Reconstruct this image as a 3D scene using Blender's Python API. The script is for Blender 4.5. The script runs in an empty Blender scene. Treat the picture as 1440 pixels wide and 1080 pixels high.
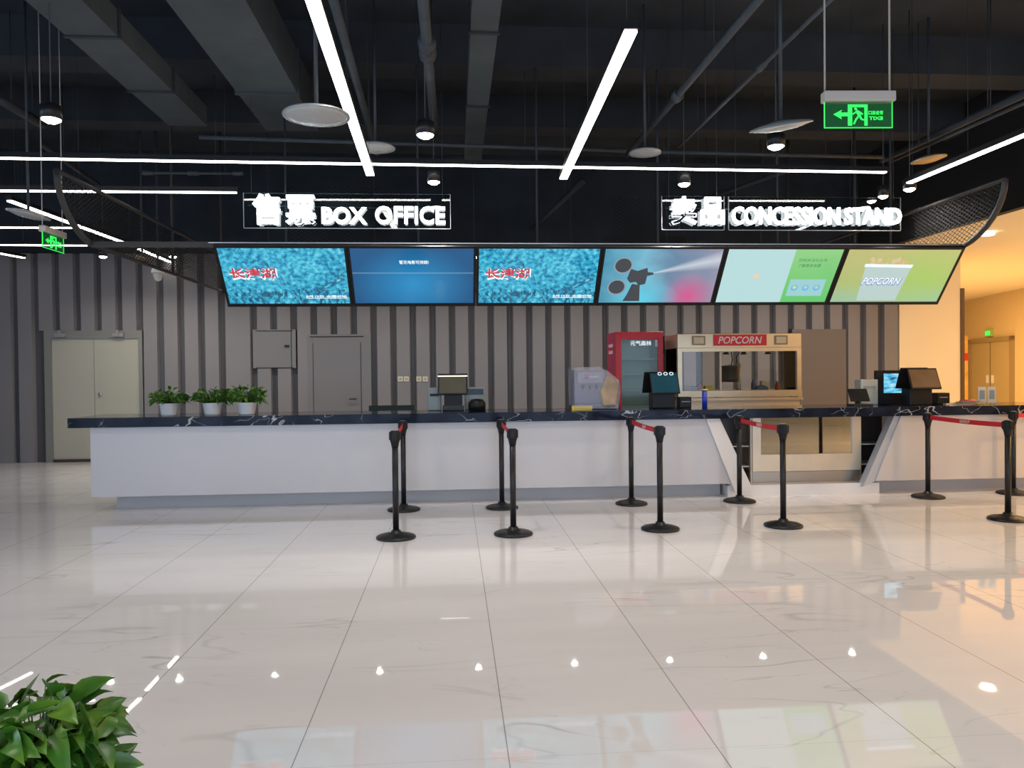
import bpy, math, random
from mathutils import Matrix, Vector
random.seed(7)
S = bpy.context.scene
COL = S.collection
R = math.radians
# ------------------------------------------------------------ camera
YAW, PITCH, ROLL, CAMH, F = R(4.34), R(0.8), 0.010, 1.44, 1080.0
cam_d = bpy.data.cameras.new('camera'); cam = bpy.data.objects.new('camera', cam_d); COL.objects.link(cam)
cam_d.sensor_width = 36; cam_d.lens = 36*F/1440; cam_d.clip_start = .05; cam_d.clip_end = 200
CR = (Matrix.Rotation(-YAW, 3, 'Z') @ Matrix.Rotation(R(90)-PITCH, 3, 'X') @ Matrix.Rotation(-ROLL, 3, 'Z'))
CP = Vector((0, 0, CAMH))
cam.matrix_world = Matrix.Translation(CP) @ CR.to_4x4()
S.camera = cam
def _ray(px, py): return CR @ Vector(((px-720)/F, -(py-540)/F, -1))
def atY(px, py, Y): d = _ray(px, py); return CP + d*(Y/d.y)
def atZ(px, py, z): d = _ray(px, py); return CP + d*((z-CAMH)/d.z)
def atX(px, py, X): d = _ray(px, py); return CP + d*(X/d.x)
# ------------------------------------------------------------ exposure and sky
vs = S.view_settings
vs.view_transform = 'Standard'; vs.look = 'None'; vs.gamma = 1; vs.exposure = 0.12; vs.use_curve_mapping = False
W = bpy.data.worlds.new('sky'); S.world = W; W.use_nodes = True
bg = W.node_tree.nodes['Background']; bg.inputs[0].default_value = (.56, .73, 1.0, 1); bg.inputs[1].default_value = 4.0
S.cycles.max_bounces = 8; S.cycles.diffuse_bounces = 4; S.cycles.glossy_bounces = 4; S.cycles.transparent_max_bounces = 12
S.cycles.caustics_reflective = False; S.cycles.caustics_refractive = False; S.cycles.sample_clamp_indirect = 4
S.cycles.use_denoising = True

def area(name, loc, sx, sy, power, col, rot=(0, 0, 0), shape='RECTANGLE', spread=180):
    l = bpy.data.lights.new(name, 'AREA'); l.shape = shape; l.size = sx
    if shape in ('RECTANGLE', 'ELLIPSE'): l.size_y = sy
    l.energy = power; l.color = col; l.spread = R(spread)
    o = bpy.data.objects.new(name, l); o.location = loc; o.rotation_euler = rot; COL.objects.link(o); return o
# warm fill lights added out of view under the right-hand corridor's low ceiling
for x, y, e_ in ((9.6, 10.8, 44), (12.2, 10.5, 55), (9.4, 6.8, 140), (10.2, 16.2, 120), (11.5, 19.6, 170), (13.6, 15.2, 130), (8.9, 3.6, 190)):
    area('corridor_fill_light', (x, y, 3.52), .2, .2, e_, (1, .63, .28), shape='DISK')
# unseen fill lights added above and behind the viewer
for x in (-6, -2.5, 1, 4.5):
    for y in (-2.0, 1.8):
        area('hall_fill_light', (x, y, 3.38), .6, .6, 30 if x > 0 else 22, (1, .91, .80))

# ------------------------------------------------------------ materials
MATS = {}
def sl(c):  # sRGB 0-255 -> linear
    return tuple(((v/255)/12.92 if v/255 <= .04045 else ((v/255+.055)/1.055)**2.4) for v in c)
def mat(name, col, rough=.5, metal=0, emit=None, es=0, spec=.5, alpha=1, coat=0, noise=0, nscale=6, bump=0, trans=0, ior=1.45):
    if name in MATS: return MATS[name]
    m = bpy.data.materials.new(name); m.use_nodes = True; nt = m.node_tree
    b = nt.nodes['Principled BSDF']
    b.inputs['Base Color'].default_value = (*col, 1); b.inputs['Roughness'].default_value = rough
    b.inputs['Metallic'].default_value = metal; b.inputs['Specular IOR Level'].default_value = spec
    b.inputs['Alpha'].default_value = alpha; b.inputs['Coat Weight'].default_value = coat
    b.inputs['Transmission Weight'].default_value = trans; b.inputs['IOR'].default_value = ior
    if emit: b.inputs['Emission Color'].default_value = (*emit, 1); b.inputs['Emission Strength'].default_value = es
    if noise or bump:
        tc = nt.nodes.new('ShaderNodeTexCoord'); n = nt.nodes.new('ShaderNodeTexNoise')
        n.inputs['Scale'].default_value = nscale; n.inputs['Detail'].default_value = 4
        nt.links.new(tc.outputs['Object'], n.inputs['Vector'])
        if noise:
            r = nt.nodes.new('ShaderNodeValToRGB')
            r.color_ramp.elements[0].position = .3; r.color_ramp.elements[1].position = .7
            r.color_ramp.elements[0].color = (*[max(0, c*(1-noise)) for c in col], 1)
            r.color_ramp.elements[1].color = (*[min(1, c*(1+noise)) for c in col], 1)
            nt.links.new(n.outputs['Fac'], r.inputs['Fac']); nt.links.new(r.outputs['Color'], b.inputs['Base Color'])
        if bump:
            bm = nt.nodes.new('ShaderNodeBump'); bm.inputs['Strength'].default_value = bump
            nt.links.new(n.outputs['Fac'], bm.inputs['Height']); nt.links.new(bm.outputs['Normal'], b.inputs['Normal'])
    MATS[name] = m; return m
class NT:
    """tiny node helper"""
    def __init__(s, name):
        s.m = bpy.data.materials.new(name); s.m.use_nodes = True; s.t = s.m.node_tree; s.b = s.t.nodes['Principled BSDF']
        MATS[name] = s.m
    def n(s, typ, **kw):
        o = s.t.nodes.new(typ)
        for k, v in kw.items():
            if k.startswith('_'): setattr(o, k[1:], v)
        return o
    def l(s, a, b): s.t.links.new(a, b)
    def math(s, op, a, b=None, clamp=False):
        o = s.t.nodes.new('ShaderNodeMath'); o.operation = op; o.use_clamp = clamp
        for i, v in enumerate((a, b)):
            if v is None: continue
            if isinstance(v, (int, float)): o.inputs[i].default_value = v
            else: s.l(v, o.inputs[i])
        return o.outputs[0]
    def ramp(s, fac, stops):
        r = s.t.nodes.new('ShaderNodeValToRGB'); e = r.color_ramp.elements
        while len(e) < len(stops): e.new(.5)
        for i, (p, c) in enumerate(stops):
            e[i].position = p; e[i].color = (*c, 1)
        s.l(fac, r.inputs['Fac']); return r.outputs['Color']
    def noise(s, vec, scale, detail=4, dist=0):
        o = s.t.nodes.new('ShaderNodeTexNoise'); o.inputs['Scale'].default_value = scale
        o.inputs['Detail'].default_value = detail; o.inputs['Distortion'].default_value = dist
        s.l(vec, o.inputs['Vector']); return o.outputs['Fac']
    def mapping(s, vec, scale=(1, 1, 1), rot=(0, 0, 0), loc=(0, 0, 0)):
        o = s.t.nodes.new('ShaderNodeMapping'); o.inputs['Scale'].default_value = scale
        o.inputs['Rotation'].default_value = rot; o.inputs['Location'].default_value = loc
        s.l(vec, o.inputs['Vector']); return o.outputs['Vector']
    def tc(s, k='Object'): return s.t.nodes.new('ShaderNodeTexCoord').outputs[k]
    def mix(s, fac, a, b, mode='MIX'):
        o = s.t.nodes.new('ShaderNodeMix'); o.data_type = 'RGBA'; o.blend_type = mode
        for i, v in ((0, fac), (6, a), (7, b)):
            if isinstance(v, (int, float)): o.inputs[i].default_value = v
            elif isinstance(v, tuple): o.inputs[i].default_value = (*v, 1)
            else: s.l(v, o.inputs[i])
        return o.outputs[2]
    def sep(s, vec):
        o = s.t.nodes.new('ShaderNodeSeparateXYZ'); s.l(vec, o.inputs[0]); return o.outputs

def veins(q, vec, scale, width, dist=.6, seed=(0, 0, 0)):
    v = q.mapping(vec, loc=seed)
    n = q.noise(v, scale, 3, dist)
    a = q.math('ABSOLUTE', q.math('SUBTRACT', n, .5))
    return q.math('SUBTRACT', 1, q.math('DIVIDE', a, width, True), True)
# floor: polished white marble tiles, 0.8 m wide
q = NT('marble_floor'); tc = q.tc()
x, y, z = q.sep(tc)
v = q.mapping(tc, scale=(.45, 2.0, 1), rot=(0, 0, R(-14)))
v1 = veins(q, v, .75, .010, .9); v2 = veins(q, v, 1.4, .007, 1.2, (5, 3, 0))
msk = q.ramp(q.noise(tc, .9, 2), [(.46, (0, 0, 0)), (.66, (1, 1, 1))])
vv = q.math('MULTIPLY', q.math('MAXIMUM', v1, q.math('MULTIPLY', v2, .6)), msk)
cl = q.ramp(q.noise(v, 1.1, 5), [(.3, (.76, .735, .745)), (.7, (.83, .81, .815))])
c = q.mix(q.math('MULTIPLY', vv, .55), cl, (.30, .29, .29))
def grout(coord, per, off, w):
    f = q.math('FRACT', q.math('DIVIDE', q.math('ADD', coord, off), per))
    d = q.math('MINIMUM', f, q.math('SUBTRACT', 1, f))
    return q.math('LESS_THAN', d, w/per)
g = q.math('MAXIMUM', grout(x, .8, -.19+80, .0022), grout(y, 1.6, .35+160, .0005))
c = q.mix(q.math('MULTIPLY', g, .75), c, (.16, .15, .14))
q.l(c, q.b.inputs['Base Color']); q.b.inputs['Roughness'].default_value = .02; q.b.inputs['IOR'].default_value = 1.72
n = q.noise(tc, 1.3, 1)
bp = q.n('ShaderNodeBump'); bp.inputs['Strength'].default_value = .005; q.l(n, bp.inputs['Height']); q.l(bp.outputs[0], q.b.inputs['Normal'])
# black marble counter slab
q = NT('black_marble'); tc = q.tc()
v = q.mapping(tc, scale=(1, 1, 1.6), rot=(0, R(35), R(20)))
a = veins(q, v, 1.3, .006, .35); b2 = veins(q, v, 2.1, .004, .3, (4, 1, 2))
msk = q.ramp(q.noise(tc, 1.7, 2), [(.42, (0, 0, 0)), (.55, (1, 1, 1))])
vv = q.math('MULTIPLY', q.math('MAXIMUM', a, b2), msk)
c = q.mix(vv, q.ramp(q.noise(tc, 4, 4), [(.3, (.006, .008, .016)), (.75, (.018, .024, .042))]), (.45, .45, .45))
q.l(c, q.b.inputs['Base Color']); q.b.inputs['Roughness'].default_value = .08; q.b.inputs['Specular IOR Level'].default_value = .09
# expanded metal mesh (diamond openings)
q = NT('expanded_mesh'); tc = q.tc()
def lat(kx, ky, kz, per=.045):
    x, y, z = q.sep(tc)
    s_ = q.math('ADD', q.math('ADD', q.math('MULTIPLY', x, kx), q.math('MULTIPLY', y, ky)), q.math('MULTIPLY', z, kz))
    f = q.math('FRACT', q.math('ADD', q.math('DIVIDE', s_, per), 500.0))
    return q.math('LESS_THAN', f, .20)
m1 = q.math('MAXIMUM', lat(.6, .6, 1), lat(-.6, -.6, 1))
q.b.inputs['Base Color'].default_value = (.014, .013, .013, 1); q.b.inputs['Roughness'].default_value = .7; q.b.inputs['Specular IOR Level'].default_value = .15
q.l(m1, q.b.inputs['Alpha'])

WHITE = mat('white_gloss_panel', (.51, .485, .48), .22, coat=.2, noise=.02, nscale=1)
WHITEB = mat('white_band', (.70, .68, .67), .3)
BLK = mat('black_plastic', (.010, .010, .011), .4, spec=.25)
BLKG = mat('black_glass', (.008, .009, .01), .15, spec=.3)
BLKM = mat('black_metal', (.013, .013, .014), .38, spec=.4)
CEIL = mat('ceiling_paint', (.017, .025, .034), .95, noise=.3, nscale=1.5)
BEAM = mat('beam_paint', (.024, .029, .035), .9, noise=.2, nscale=2)
DUCT = mat('duct_paint', (.045, .060, .068), .75, noise=.15, nscale=3)
PIPE = mat('pipe_paint', (.045, .055, .065), .6, noise=.2)
PIPED = mat('dark_pipe_paint', (.024, .029, .035), .6)
ROD = mat('rod_paint', (.035, .043, .052), .6)
STEEL = mat('stainless', (.66, .57, .44), .3, metal=.35, noise=.06, nscale=4)
RIM = mat('satin_aluminium', (.45, .47, .48), .35, metal=.8)
GREYW = mat('grey_wall_panel', (.20, .19, .195), .75, noise=.04, nscale=.8)
GROOVE = mat('dark_groove', (.085, .083, .09), .85)  # groove backing coloured darker than the ribs
DOORG = mat('grey_door', (.17, .165, .17), .6, noise=.03, nscale=1)
DOORB = mat('beige_door', (.38, .37, .30), .5, noise=.03, nscale=1)
CREAM = mat('cream_paint', (.76, .66, .46), .8, noise=.02, nscale=1)
CREAMC = mat('cream_ceiling', (.82, .72, .52), .85)
RED = mat('red_plastic', (.62, .012, .02), .35)
REDB = mat('red_belt', (.55, .015, .03), .6)
WPLAST = mat('white_plastic', (.68, .68, .66), .4)
GPLAST = mat('grey_plastic', (.25, .26, .26), .45)
LED = mat('led_diffuser', (1, 1, 1), .5, emit=(1, .93, .86), es=9)
LEDC = mat('cool_led_diffuser', (1, 1, 1), .5, emit=(.95, .97, 1), es=9)
LENS = mat('lamp_lens', (1, 1, 1), .5, emit=(1, .92, .82), es=25)
LETTER = mat('glowing_letter', (1, 1, 1), .5, emit=(.93, .98, 1), es=5)
GREENE = mat('green_glow', (.02, .4, .05), .4, emit=(.03, 1, .12), es=1.1)
GREENA = mat('green_tinted_acrylic', (.02, .10, .04), .2, emit=(.0, .25, .04), es=.12, alpha=.6)
YEL = mat('yellow_plastic', (.75, .55, .03), .5)
BLUE = mat('blue_plastic', (.01, .04, .35), .4)
LEAFM = NT('pothos_leaf'); 
c = LEAFM.ramp(LEAFM.noise(LEAFM.tc(), 9, 2), [(.3, (.012, .07, .010)), (.5, (.05, .17, .015)), (.75, (.17, .30, .03))])
LEAFM.l(c, LEAFM.b.inputs['Base Color']); LEAFM.b.inputs['Roughness'].default_value = .35; LEAF = LEAFM.m
SOIL = mat('soil', (.03, .02, .012), .9)
STEM = mat('stem', (.06, .14, .02), .6)
def thin(name, tint, refl, fac_t, rough=.02):
    """thin clear sheet: transparent with a glossy skin"""
    m = bpy.data.materials.new(name); m.use_nodes = True; t = m.node_tree; t.nodes.clear()
    o = t.nodes.new('ShaderNodeOutputMaterial'); tr = t.nodes.new('ShaderNodeBsdfTransparent'); gl = t.nodes.new('ShaderNodeBsdfGlossy')
    tr.inputs[0].default_value = (*tint, 1); gl.inputs[0].default_value = (*refl, 1); gl.inputs['Roughness'].default_value = rough
    fr = t.nodes.new('ShaderNodeFresnel'); fr.inputs[0].default_value = 1.5
    ad = t.nodes.new('ShaderNodeMath'); ad.operation = 'ADD'; ad.use_clamp = True; ad.inputs[1].default_value = fac_t
    mx = t.nodes.new('ShaderNodeMixShader')
    t.links.new(fr.outputs[0], ad.inputs[0]); t.links.new(ad.outputs[0], mx.inputs[0])
    t.links.new(tr.outputs[0], mx.inputs[1]); t.links.new(gl.outputs[0], mx.inputs[2]); t.links.new(mx.outputs[0], o.inputs[0])
    MATS[name] = m; return m
GLASS = thin('clear_glass', (.96, .97, .97), (.45, .45, .45), .0)
DGLASS = thin('dim_glass', (.45, .42, .38), (.9, .9, .88), .42)
ACR = thin('clear_acrylic', (.82, .88, .90), (1, 1, 1), .02)
WRAP = mat('clear_plastic_wrap', (.55, .55, .60), .22, alpha=.30, bump=1.0, nscale=14)
WRAPW = mat('milky_plastic_disc', (.6, .6, .57), .25, alpha=.6, bump=.5, nscale=14)
WRAPG = mat('golden_disc', (.55, .33, .12), .3, alpha=.8)

# ------------------------------------------------------------ mesh helpers
class MB:
    def __init__(s): s.v = []; s.f = []; s.mi = []; s.cur = 0; s.sm = []
    def add(s, vs, fs, smooth=False):
        k = len(s.v); s.v += [tuple(p) for p in vs]
        for f in fs: s.f.append(tuple(i+k for i in f)); s.mi.append(s.cur); s.sm.append(smooth)
        return s
    def box(s, x0, x1, y0, y1, z0, z1, M=None):
        p = [(x, y, z) for z in (z0, z1) for y in (y0, y1) for x in (x0, x1)]
        if M: p = [M @ Vector(a) for a in p]
        return s.add(p, [(0, 2, 3, 1), (4, 5, 7, 6), (0, 1, 5, 4), (2, 6, 7, 3), (0, 4, 6, 2), (1, 3, 7, 5)])
    def lathe(s, prof, c=(0, 0, 0), n=24, M=None, smooth=True):
        p = []; f = []
        for r, z in prof:
            for i in range(n):
                a = 2*math.pi*i/n; p.append(Vector((r*math.cos(a), r*math.sin(a), z)))
        if M: p = [M @ a for a in p]
        p = [a+Vector(c) for a in p]
        for j in range(len(prof)-1):
            for i in range(n):
                k = (i+1) % n; f.append((j*n+i, j*n+k, (j+1)*n+k, (j+1)*n+i))
        f.append(tuple(reversed(range(n)))); f.append(tuple((len(prof)-1)*n+i for i in range(n)))
        return s.add(p, f, smooth)
    def tube(s, pts, r, n=8, smooth=True):
        pts = [Vector(p) for p in pts]; rings = []
        rs = r if isinstance(r, (list, tuple)) else [r]*len(pts)
        up0 = None; p = []; f = []
        for i, c in enumerate(pts):
            d = (pts[min(i+1, len(pts)-1)]-pts[max(i-1, 0)]).normalized()
            u = Vector((0, 0, 1)) if abs(d.z) < .9 else Vector((1, 0, 0))
            if up0 is not None: u = up0
            a = d.cross(u)
            if a.length < 1e-5: a = d.orthogonal()
            a.normalize(); b = a.cross(d).normalized(); up0 = b
            for k in range(n):
                t = 2*math.pi*k/n; p.append(c+(a*math.cos(t)+b*math.sin(t))*rs[i])
        for j in range(len(pts)-1):
            for i in range(n):
                k = (i+1) % n; f.append((j*n+i, j*n+k, (j+1)*n+k, (j+1)*n+i))
        f.append(tuple(reversed(range(n)))); f.append(tuple((len(pts)-1)*n+i for i in range(n)))
        return s.add(p, f, smooth)
    def bar(s, a, b, w, h):
        """rectangular bar from a to b, w sideways, h high"""
        a = Vector(a); b = Vector(b); d = (b-a).normalized(); u = Vector((0, 0, 1)) if abs(d.z) < .95 else Vector((1, 0, 0))
        sd = d.cross(u).normalized(); up = sd.cross(d).normalized(); p = []
        for c in (a, b):
            for i, j in ((-1, -1), (1, -1), (1, 1), (-1, 1)): p.append(c+sd*i*w/2+up*j*h/2)
        return s.add(p, [(3, 2, 1, 0), (4, 5, 6, 7), (0, 1, 5, 4), (1, 2, 6, 5), (2, 3, 7, 6), (3, 0, 4, 7)])
    def prism(s, poly, y0, y1):
        """polygon in X-Z extruded along Y"""
        n = len(poly); p = [(x, y0, z) for x, z in poly]+[(x, y1, z) for x, z in poly]
        f = [tuple(range(n)), tuple(reversed(range(n, 2*n)))]
        for i in range(n): k = (i+1) % n; f.append((i, i+n, k+n, k))
        return s.add(p, f)
    def prismM(s, poly, d0, d1, M):
        n = len(poly); p = [M @ Vector((x, d0, z)) for x, z in poly]+[M @ Vector((x, d1, z)) for x, z in poly]
        f = [tuple(range(n)), tuple(reversed(range(n, 2*n)))]
        for i in range(n): k = (i+1) % n; f.append((i, i+n, k+n, k))
        return s.add(p, f)
    def build(s, name, m, parent=None, bevel=0, uv=None):
        me = bpy.data.meshes.new(name); me.from_pydata(s.v, [], s.f)
        ms = m if isinstance(m, (list, tuple)) else [m]
        for a in ms: me.materials.append(a)
        for i, p in enumerate(me.polygons): p.material_index = s.mi[i]; p.use_smooth = s.sm[i]
        me.validate(); me.update()
        o = bpy.data.objects.new(name, me); COL.objects.link(o)
        if parent is not None:
            o.parent = parent
        if bevel:
            b = o.modifiers.new('bevel', 'BEVEL'); b.width = bevel; b.segments = 2; b.limit_method = 'ANGLE'
        return o
def tag(o, label=None, cat=None, group=None, kind=None):
    if label: o['label'] = label
    if cat: o['category'] = cat
    if group: o['group'] = group
    if kind: o['kind'] = kind
    return o
def thing(name, label, cat, loc=(0, 0, 0), rz=0, group=None):
    o = bpy.data.objects.new(name, None); COL.objects.link(o); o.empty_display_size = .1
    o.location = loc; o.rotation_euler = (0, 0, rz); return tag(o, label, cat, group)
def struct(o, label=None):
    o['kind'] = 'structure'
    if label: o['label'] = label
    return o
def copy_tree(o, parent=None):
    c = o.copy(); COL.objects.link(c); c.parent = parent
    for ch in [k for k in S.objects if k.parent == o]: copy_tree(ch, c)
    return c
def text(name, s, w, h, m, parent, M, bold=0, depth=.002, shear=0, mirror=False):
    """string fitted to a w x h box centred on the origin of M (x right, y up, z toward the reader)"""
    cu = bpy.data.curves.new(name, 'FONT'); cu.body = s; cu.size = 1; cu.offset = bold; cu.resolution_u = 3; cu.shear = shear
    cu.extrude = .001
    t = bpy.data.objects.new(name, cu); COL.objects.link(t)
    bpy.context.view_layer.update()
    me = bpy.data.meshes.new_from_object(t.evaluated_get(bpy.context.evaluated_depsgraph_get()))
    bpy.data.objects.remove(t)
    xs = [v.co.x for v in me.vertices]; ys = [v.co.y for v in me.vertices]
    x0, x1, y0, y1 = min(xs), max(xs), min(ys), max(ys)
    for v in me.vertices:
        a = (v.co.x-(x0+x1)/2)/(x1-x0)*w; b = (v.co.y-(y0+y1)/2)/(y1-y0)*h
        if mirror: a = -a
        v.co = M @ Vector((a, b, depth if v.co.z > 0 else 0))
    me.name = name; me.materials.clear(); me.materials.append(m)
    o = bpy.data.objects.new(name, me); COL.objects.link(o); o.parent = parent
    return o
FACE = Matrix.Rotation(R(90), 4, 'X')    # local xy plane -> XZ plane, facing -Y (the viewer)
def face_at(x, y, z): return Matrix.Translation((x, y, z)) @ FACE

# ============================================================ ROOM
YW = 13.6; ZL = 3.55; ZC = 5.3; XL, XBK, YF = -11.0, 7.55, -6.0
XE = 8.2
struct(MB().box(XL-.2, 17.5, YF-.2, 26, -.1, 0).build('floor', MATS['marble_floor']), 'polished white marble tile floor with grey veins')
struct(MB().box(XL-.2, XBK, YF-.2, YW+.3, ZC, ZC+.1).build('ceiling', CEIL), 'dark open ceiling slab above the hall')
struct(MB().box(XBK, 17.5, YF-.2, 26, ZL, ZL+.1).build('ceiling_corridor', CREAMC), 'cream low ceiling over the right corridor')
struct(MB().box(XBK-.12, XBK, YF, YW, ZL, ZC).build('trim_1', mat('charcoal_paint', (.016, .016, .017), .8)), 'charcoal bulkhead above the right corridor opening')
# back wall: groove colour backing, raised ribs in front
base = MB().box(XL, XE, YW+.08, YW+.25, 0, ZL)
ribs = MB()
def px_x(px, Y=YW): return atY(px, 500, Y).x
def rib(xa, xb, z0, z1):
    ribs.add([(xa, YW+.08, z0), (xa+.018, YW, z0), (xb-.018, YW, z0), (xb, YW+.08, z0), (xa, YW+.08, z1), (xa+.018, YW, z1), (xb-.018, YW, z1), (xb, YW+.08, z1)],
             [(0, 1, 5, 4), (1, 2, 6, 5), (2, 3, 7, 6), (0, 3, 2, 1), (4, 5, 6, 7)])
D1 = (px_x(62), px_x(200), 2.24); PNL = (px_x(360), px_x(412), 1.57, 2.24); D2 = (px_x(440), px_x(512), 2.05, 2.28); D3 = (px_x(1113), px_x(1186), 2.19)
grooves = []
g = -7.06-.3425*10
while g < -3.8: grooves.append(g); g += .3425
g = px_x(357)
while g < XE-.1: grooves.append(g); g += .3425
for a, b in zip(grooves, grooves[1:]):
    xa, xb = a+.042, b-.042; mid = (xa+xb)/2; segs = [(0, ZL)]
    if D1[0]-.05 < mid < D1[1]+.0: segs = [(2.24, ZL)]
    elif PNL[0]-.1 < mid < PNL[1]: segs = [(0, PNL[2]), (PNL[3], ZL)]
    elif D2[0]-.05 < mid < D2[1]+.05: segs = [(D2[3]-.13, ZL)]
    elif D3[0] < mid < D3[1]: segs = [(D3[2], ZL)]
    for z0, z1 in segs: rib(xa, xb, z0, z1)
rib(grooves[-1]+.05, XE, 0, ZL)
wb = struct(base.build('wall_back', GROOVE), 'grey panelled back wall with vertical dark grooves')
struct(ribs.build('wall_rib_panels', GREYW, wb))
struct(MB().box(XL, XBK, YW+.02, YW+.25, ZL, ZC).build('wall_back_upper', CEIL), 'dark wall above the grey panelling')
struct(MB().box(XE, 9.38, YW-.02, YW+.25, 0, ZL).build('wall_cream', CREAM), 'cream wall section right of the grey panelling')
struct(MB().box(9.375, 9.44, YW-.05, YW-.02, 0, 2.93).build('trim_2', mat('brown_trim', (.10, .055, .03), .5)), 'dark brown vertical corner trim on the cream wall')
# left, front walls (outside the frame), glazed: the daylight of the hall
wl = MB().box(XL-.2, XL, YF, YW+.2, 3.3, ZC).box(XL-.2, XL, 6.5, YW+.2, 0, 3.3).box(XL-.2, XL, YF, 6.5, 0, .3)
for yy in (-6, -2.9, .2, 3.3): wl.box(XL-.2, XL, yy, yy+.12, .3, 3.3)
struct(wl.build('wall_left', mat('hall_wall_paint', (.45, .45, .45), .8)))
wf = MB().box(XL, 17.5, YF-.2, YF, 3.6, ZC)
for i in range(14): wf.box(XL+i*2.15, XL+i*2.15+.1, YF-.2, YF, 0, 3.6)
struct(wf.build('wall_front', MATS['hall_wall_paint']))
struct(MB().box(XL-.12, XL-.10, YF, 6.5, .3, 3.3).build('window_1', GLASS)); struct(MB().box(XL, 17.5, YF-.12, YF-.10, 0, 3.6).build('window_2', GLASS))
# corridor walls
p1 = Vector((15.95, 23.06, 0)); p2 = Vector((14.96, 19.1, 0)); dv = (p2-p1).normalized()
nv = Vector((dv.y, -dv.x, 0))  # away from the corridor
if nv.x < 0: nv = -nv
A = p1-dv*2.6; B = p1+dv*29
m = MB(); cor = [A, B, B+nv*.2, A+nv*.2]
m.add([(p.x, p.y, 0) for p in cor]+[(p.x, p.y, ZL) for p in cor], [(0, 1, 5, 4), (1, 2, 6, 5), (2, 3, 7, 6), (3, 0, 4, 7), (4, 5, 6, 7)])
struct(m.build('wall_right', mat('ochre_paint', (.60, .47, .26), .8, noise=.02)), 'ochre corridor wall with a double door at far right')
struct(MB().box(9.2, A.x+.3, A.y-.1, A.y+.1, 0, ZL).build('wall_corridor_end', MATS['ochre_paint']))
struct(MB().box(9.3, 9.4, YW+.25, A.y, 0, ZL).build('wall_corridor_left', CREAM))

# ---- doors
def plane_box(m, a, b, t0, t1, z0, z1):
    """box along wall_right between parameters a,b (m from p1 along dv)"""
    q0, q1 = p1+dv*a, p1+dv*b; c4 = [q0-nv*t0, q1-nv*t0, q1-nv*t1, q0-nv*t1]
    m.add([(p.x, p.y, z0) for p in c4]+[(p.x, p.y, z1) for p in c4], [(0, 1, 2, 3), (4, 5, 6, 7), (0, 1, 5, 4), (1, 2, 6, 5), (2, 3, 7, 6), (3, 0, 4, 7)])
    return m
def wall_t(px, py=500):  # parameter of a pixel on the right corridor wall
    d = _ray(px, py); d2 = Vector((d.x, d.y)); # solve CP + s d = p1 + t dv
    det = d.x*(-dv.y)-(-dv.x)*d.y; s_ = (p1.x*(-dv.y)+dv.x*p1.y)/det; t_ = ((CP+d*s_)-p1).xy.dot(dv.xy); return t_
ta, tb = wall_t(1366), wall_t(1427)
dr = struct(plane_box(MB(), ta+.12, tb-.12, .0, .04, 0, 2.2).build('door_1', mat('ochre_door', (.42, .33, .17), .5)), 'ochre double door in the far right corridor wall')
f = MB(); plane_box(f, ta, ta+.12, -.02, .09, 0, 2.32); plane_box(f, tb-.12, tb, -.02, .09, 0, 2.32); plane_box(f, ta, tb, -.02, .09, 2.2, 2.32)
f.build('door_frame', mat('door_frame_paint', (.30, .22, .11), .5), dr)
tm = (ta+tb)/2
plane_box(MB(), tm-.01, tm+.01, .04, .045, 0, 2.2).build('door_gap', BLK, dr)
for o_ in (-.2, .12): plane_box(MB(), tm+o_, tm+o_+.1, .04, .07, 1.02, 1.25).build('door_plate', WPLAST, dr)
# beige double door at left in its recess
d1 = MB().box(D1[0]+.12, (D1[0]+D1[1])/2-.004, YW+.02, YW+.07, .05, 2.10).box((D1[0]+D1[1])/2+.004, D1[1]-.06, YW+.02, YW+.07, .05, 2.10)
d1 = struct(d1.build('door_2', DOORB), 'beige double door at the left end of the grey wall')
MB().box(D1[0]+.0, D1[0]+.12, YW-.0, YW+.08, 0, 2.24).box(D1[1]-.06, D1[1]+.0, YW-.0, YW+.08, 0, 2.24).box(D1[0]+.12, D1[1]-.06, YW+.0, YW+.08, 2.10, 2.24).build('door_frame', mat('grey_beige_frame', (.19, .19, .175), .6), d1)
MB().box(D1[0]+.12, D1[1]-.06, YW-.01, YW+.06, 0, .05).build('door_sill', mat('dark_sill', (.05, .03, .025), .5), d1)
MB().lathe([(.0, 0), (.03, 0), (.03, .03), (.0, .03)], c=((D1[0]+D1[1])/2+.1, YW+.02, 1.15), M=Matrix.Rotation(R(90), 4, 'X'), n=12).build('door_lock', RIM, d1)
for px in (87, 168):
    x_ = px_x(px); MB().box(x_-.09, x_+.09, YW-.06, YW-.005, 2.13, 2.19).box(x_-.02, x_+.02, YW-.09, YW-.05, 2.15, 2.24).build('door_closer', GPLAST, d1)
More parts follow.
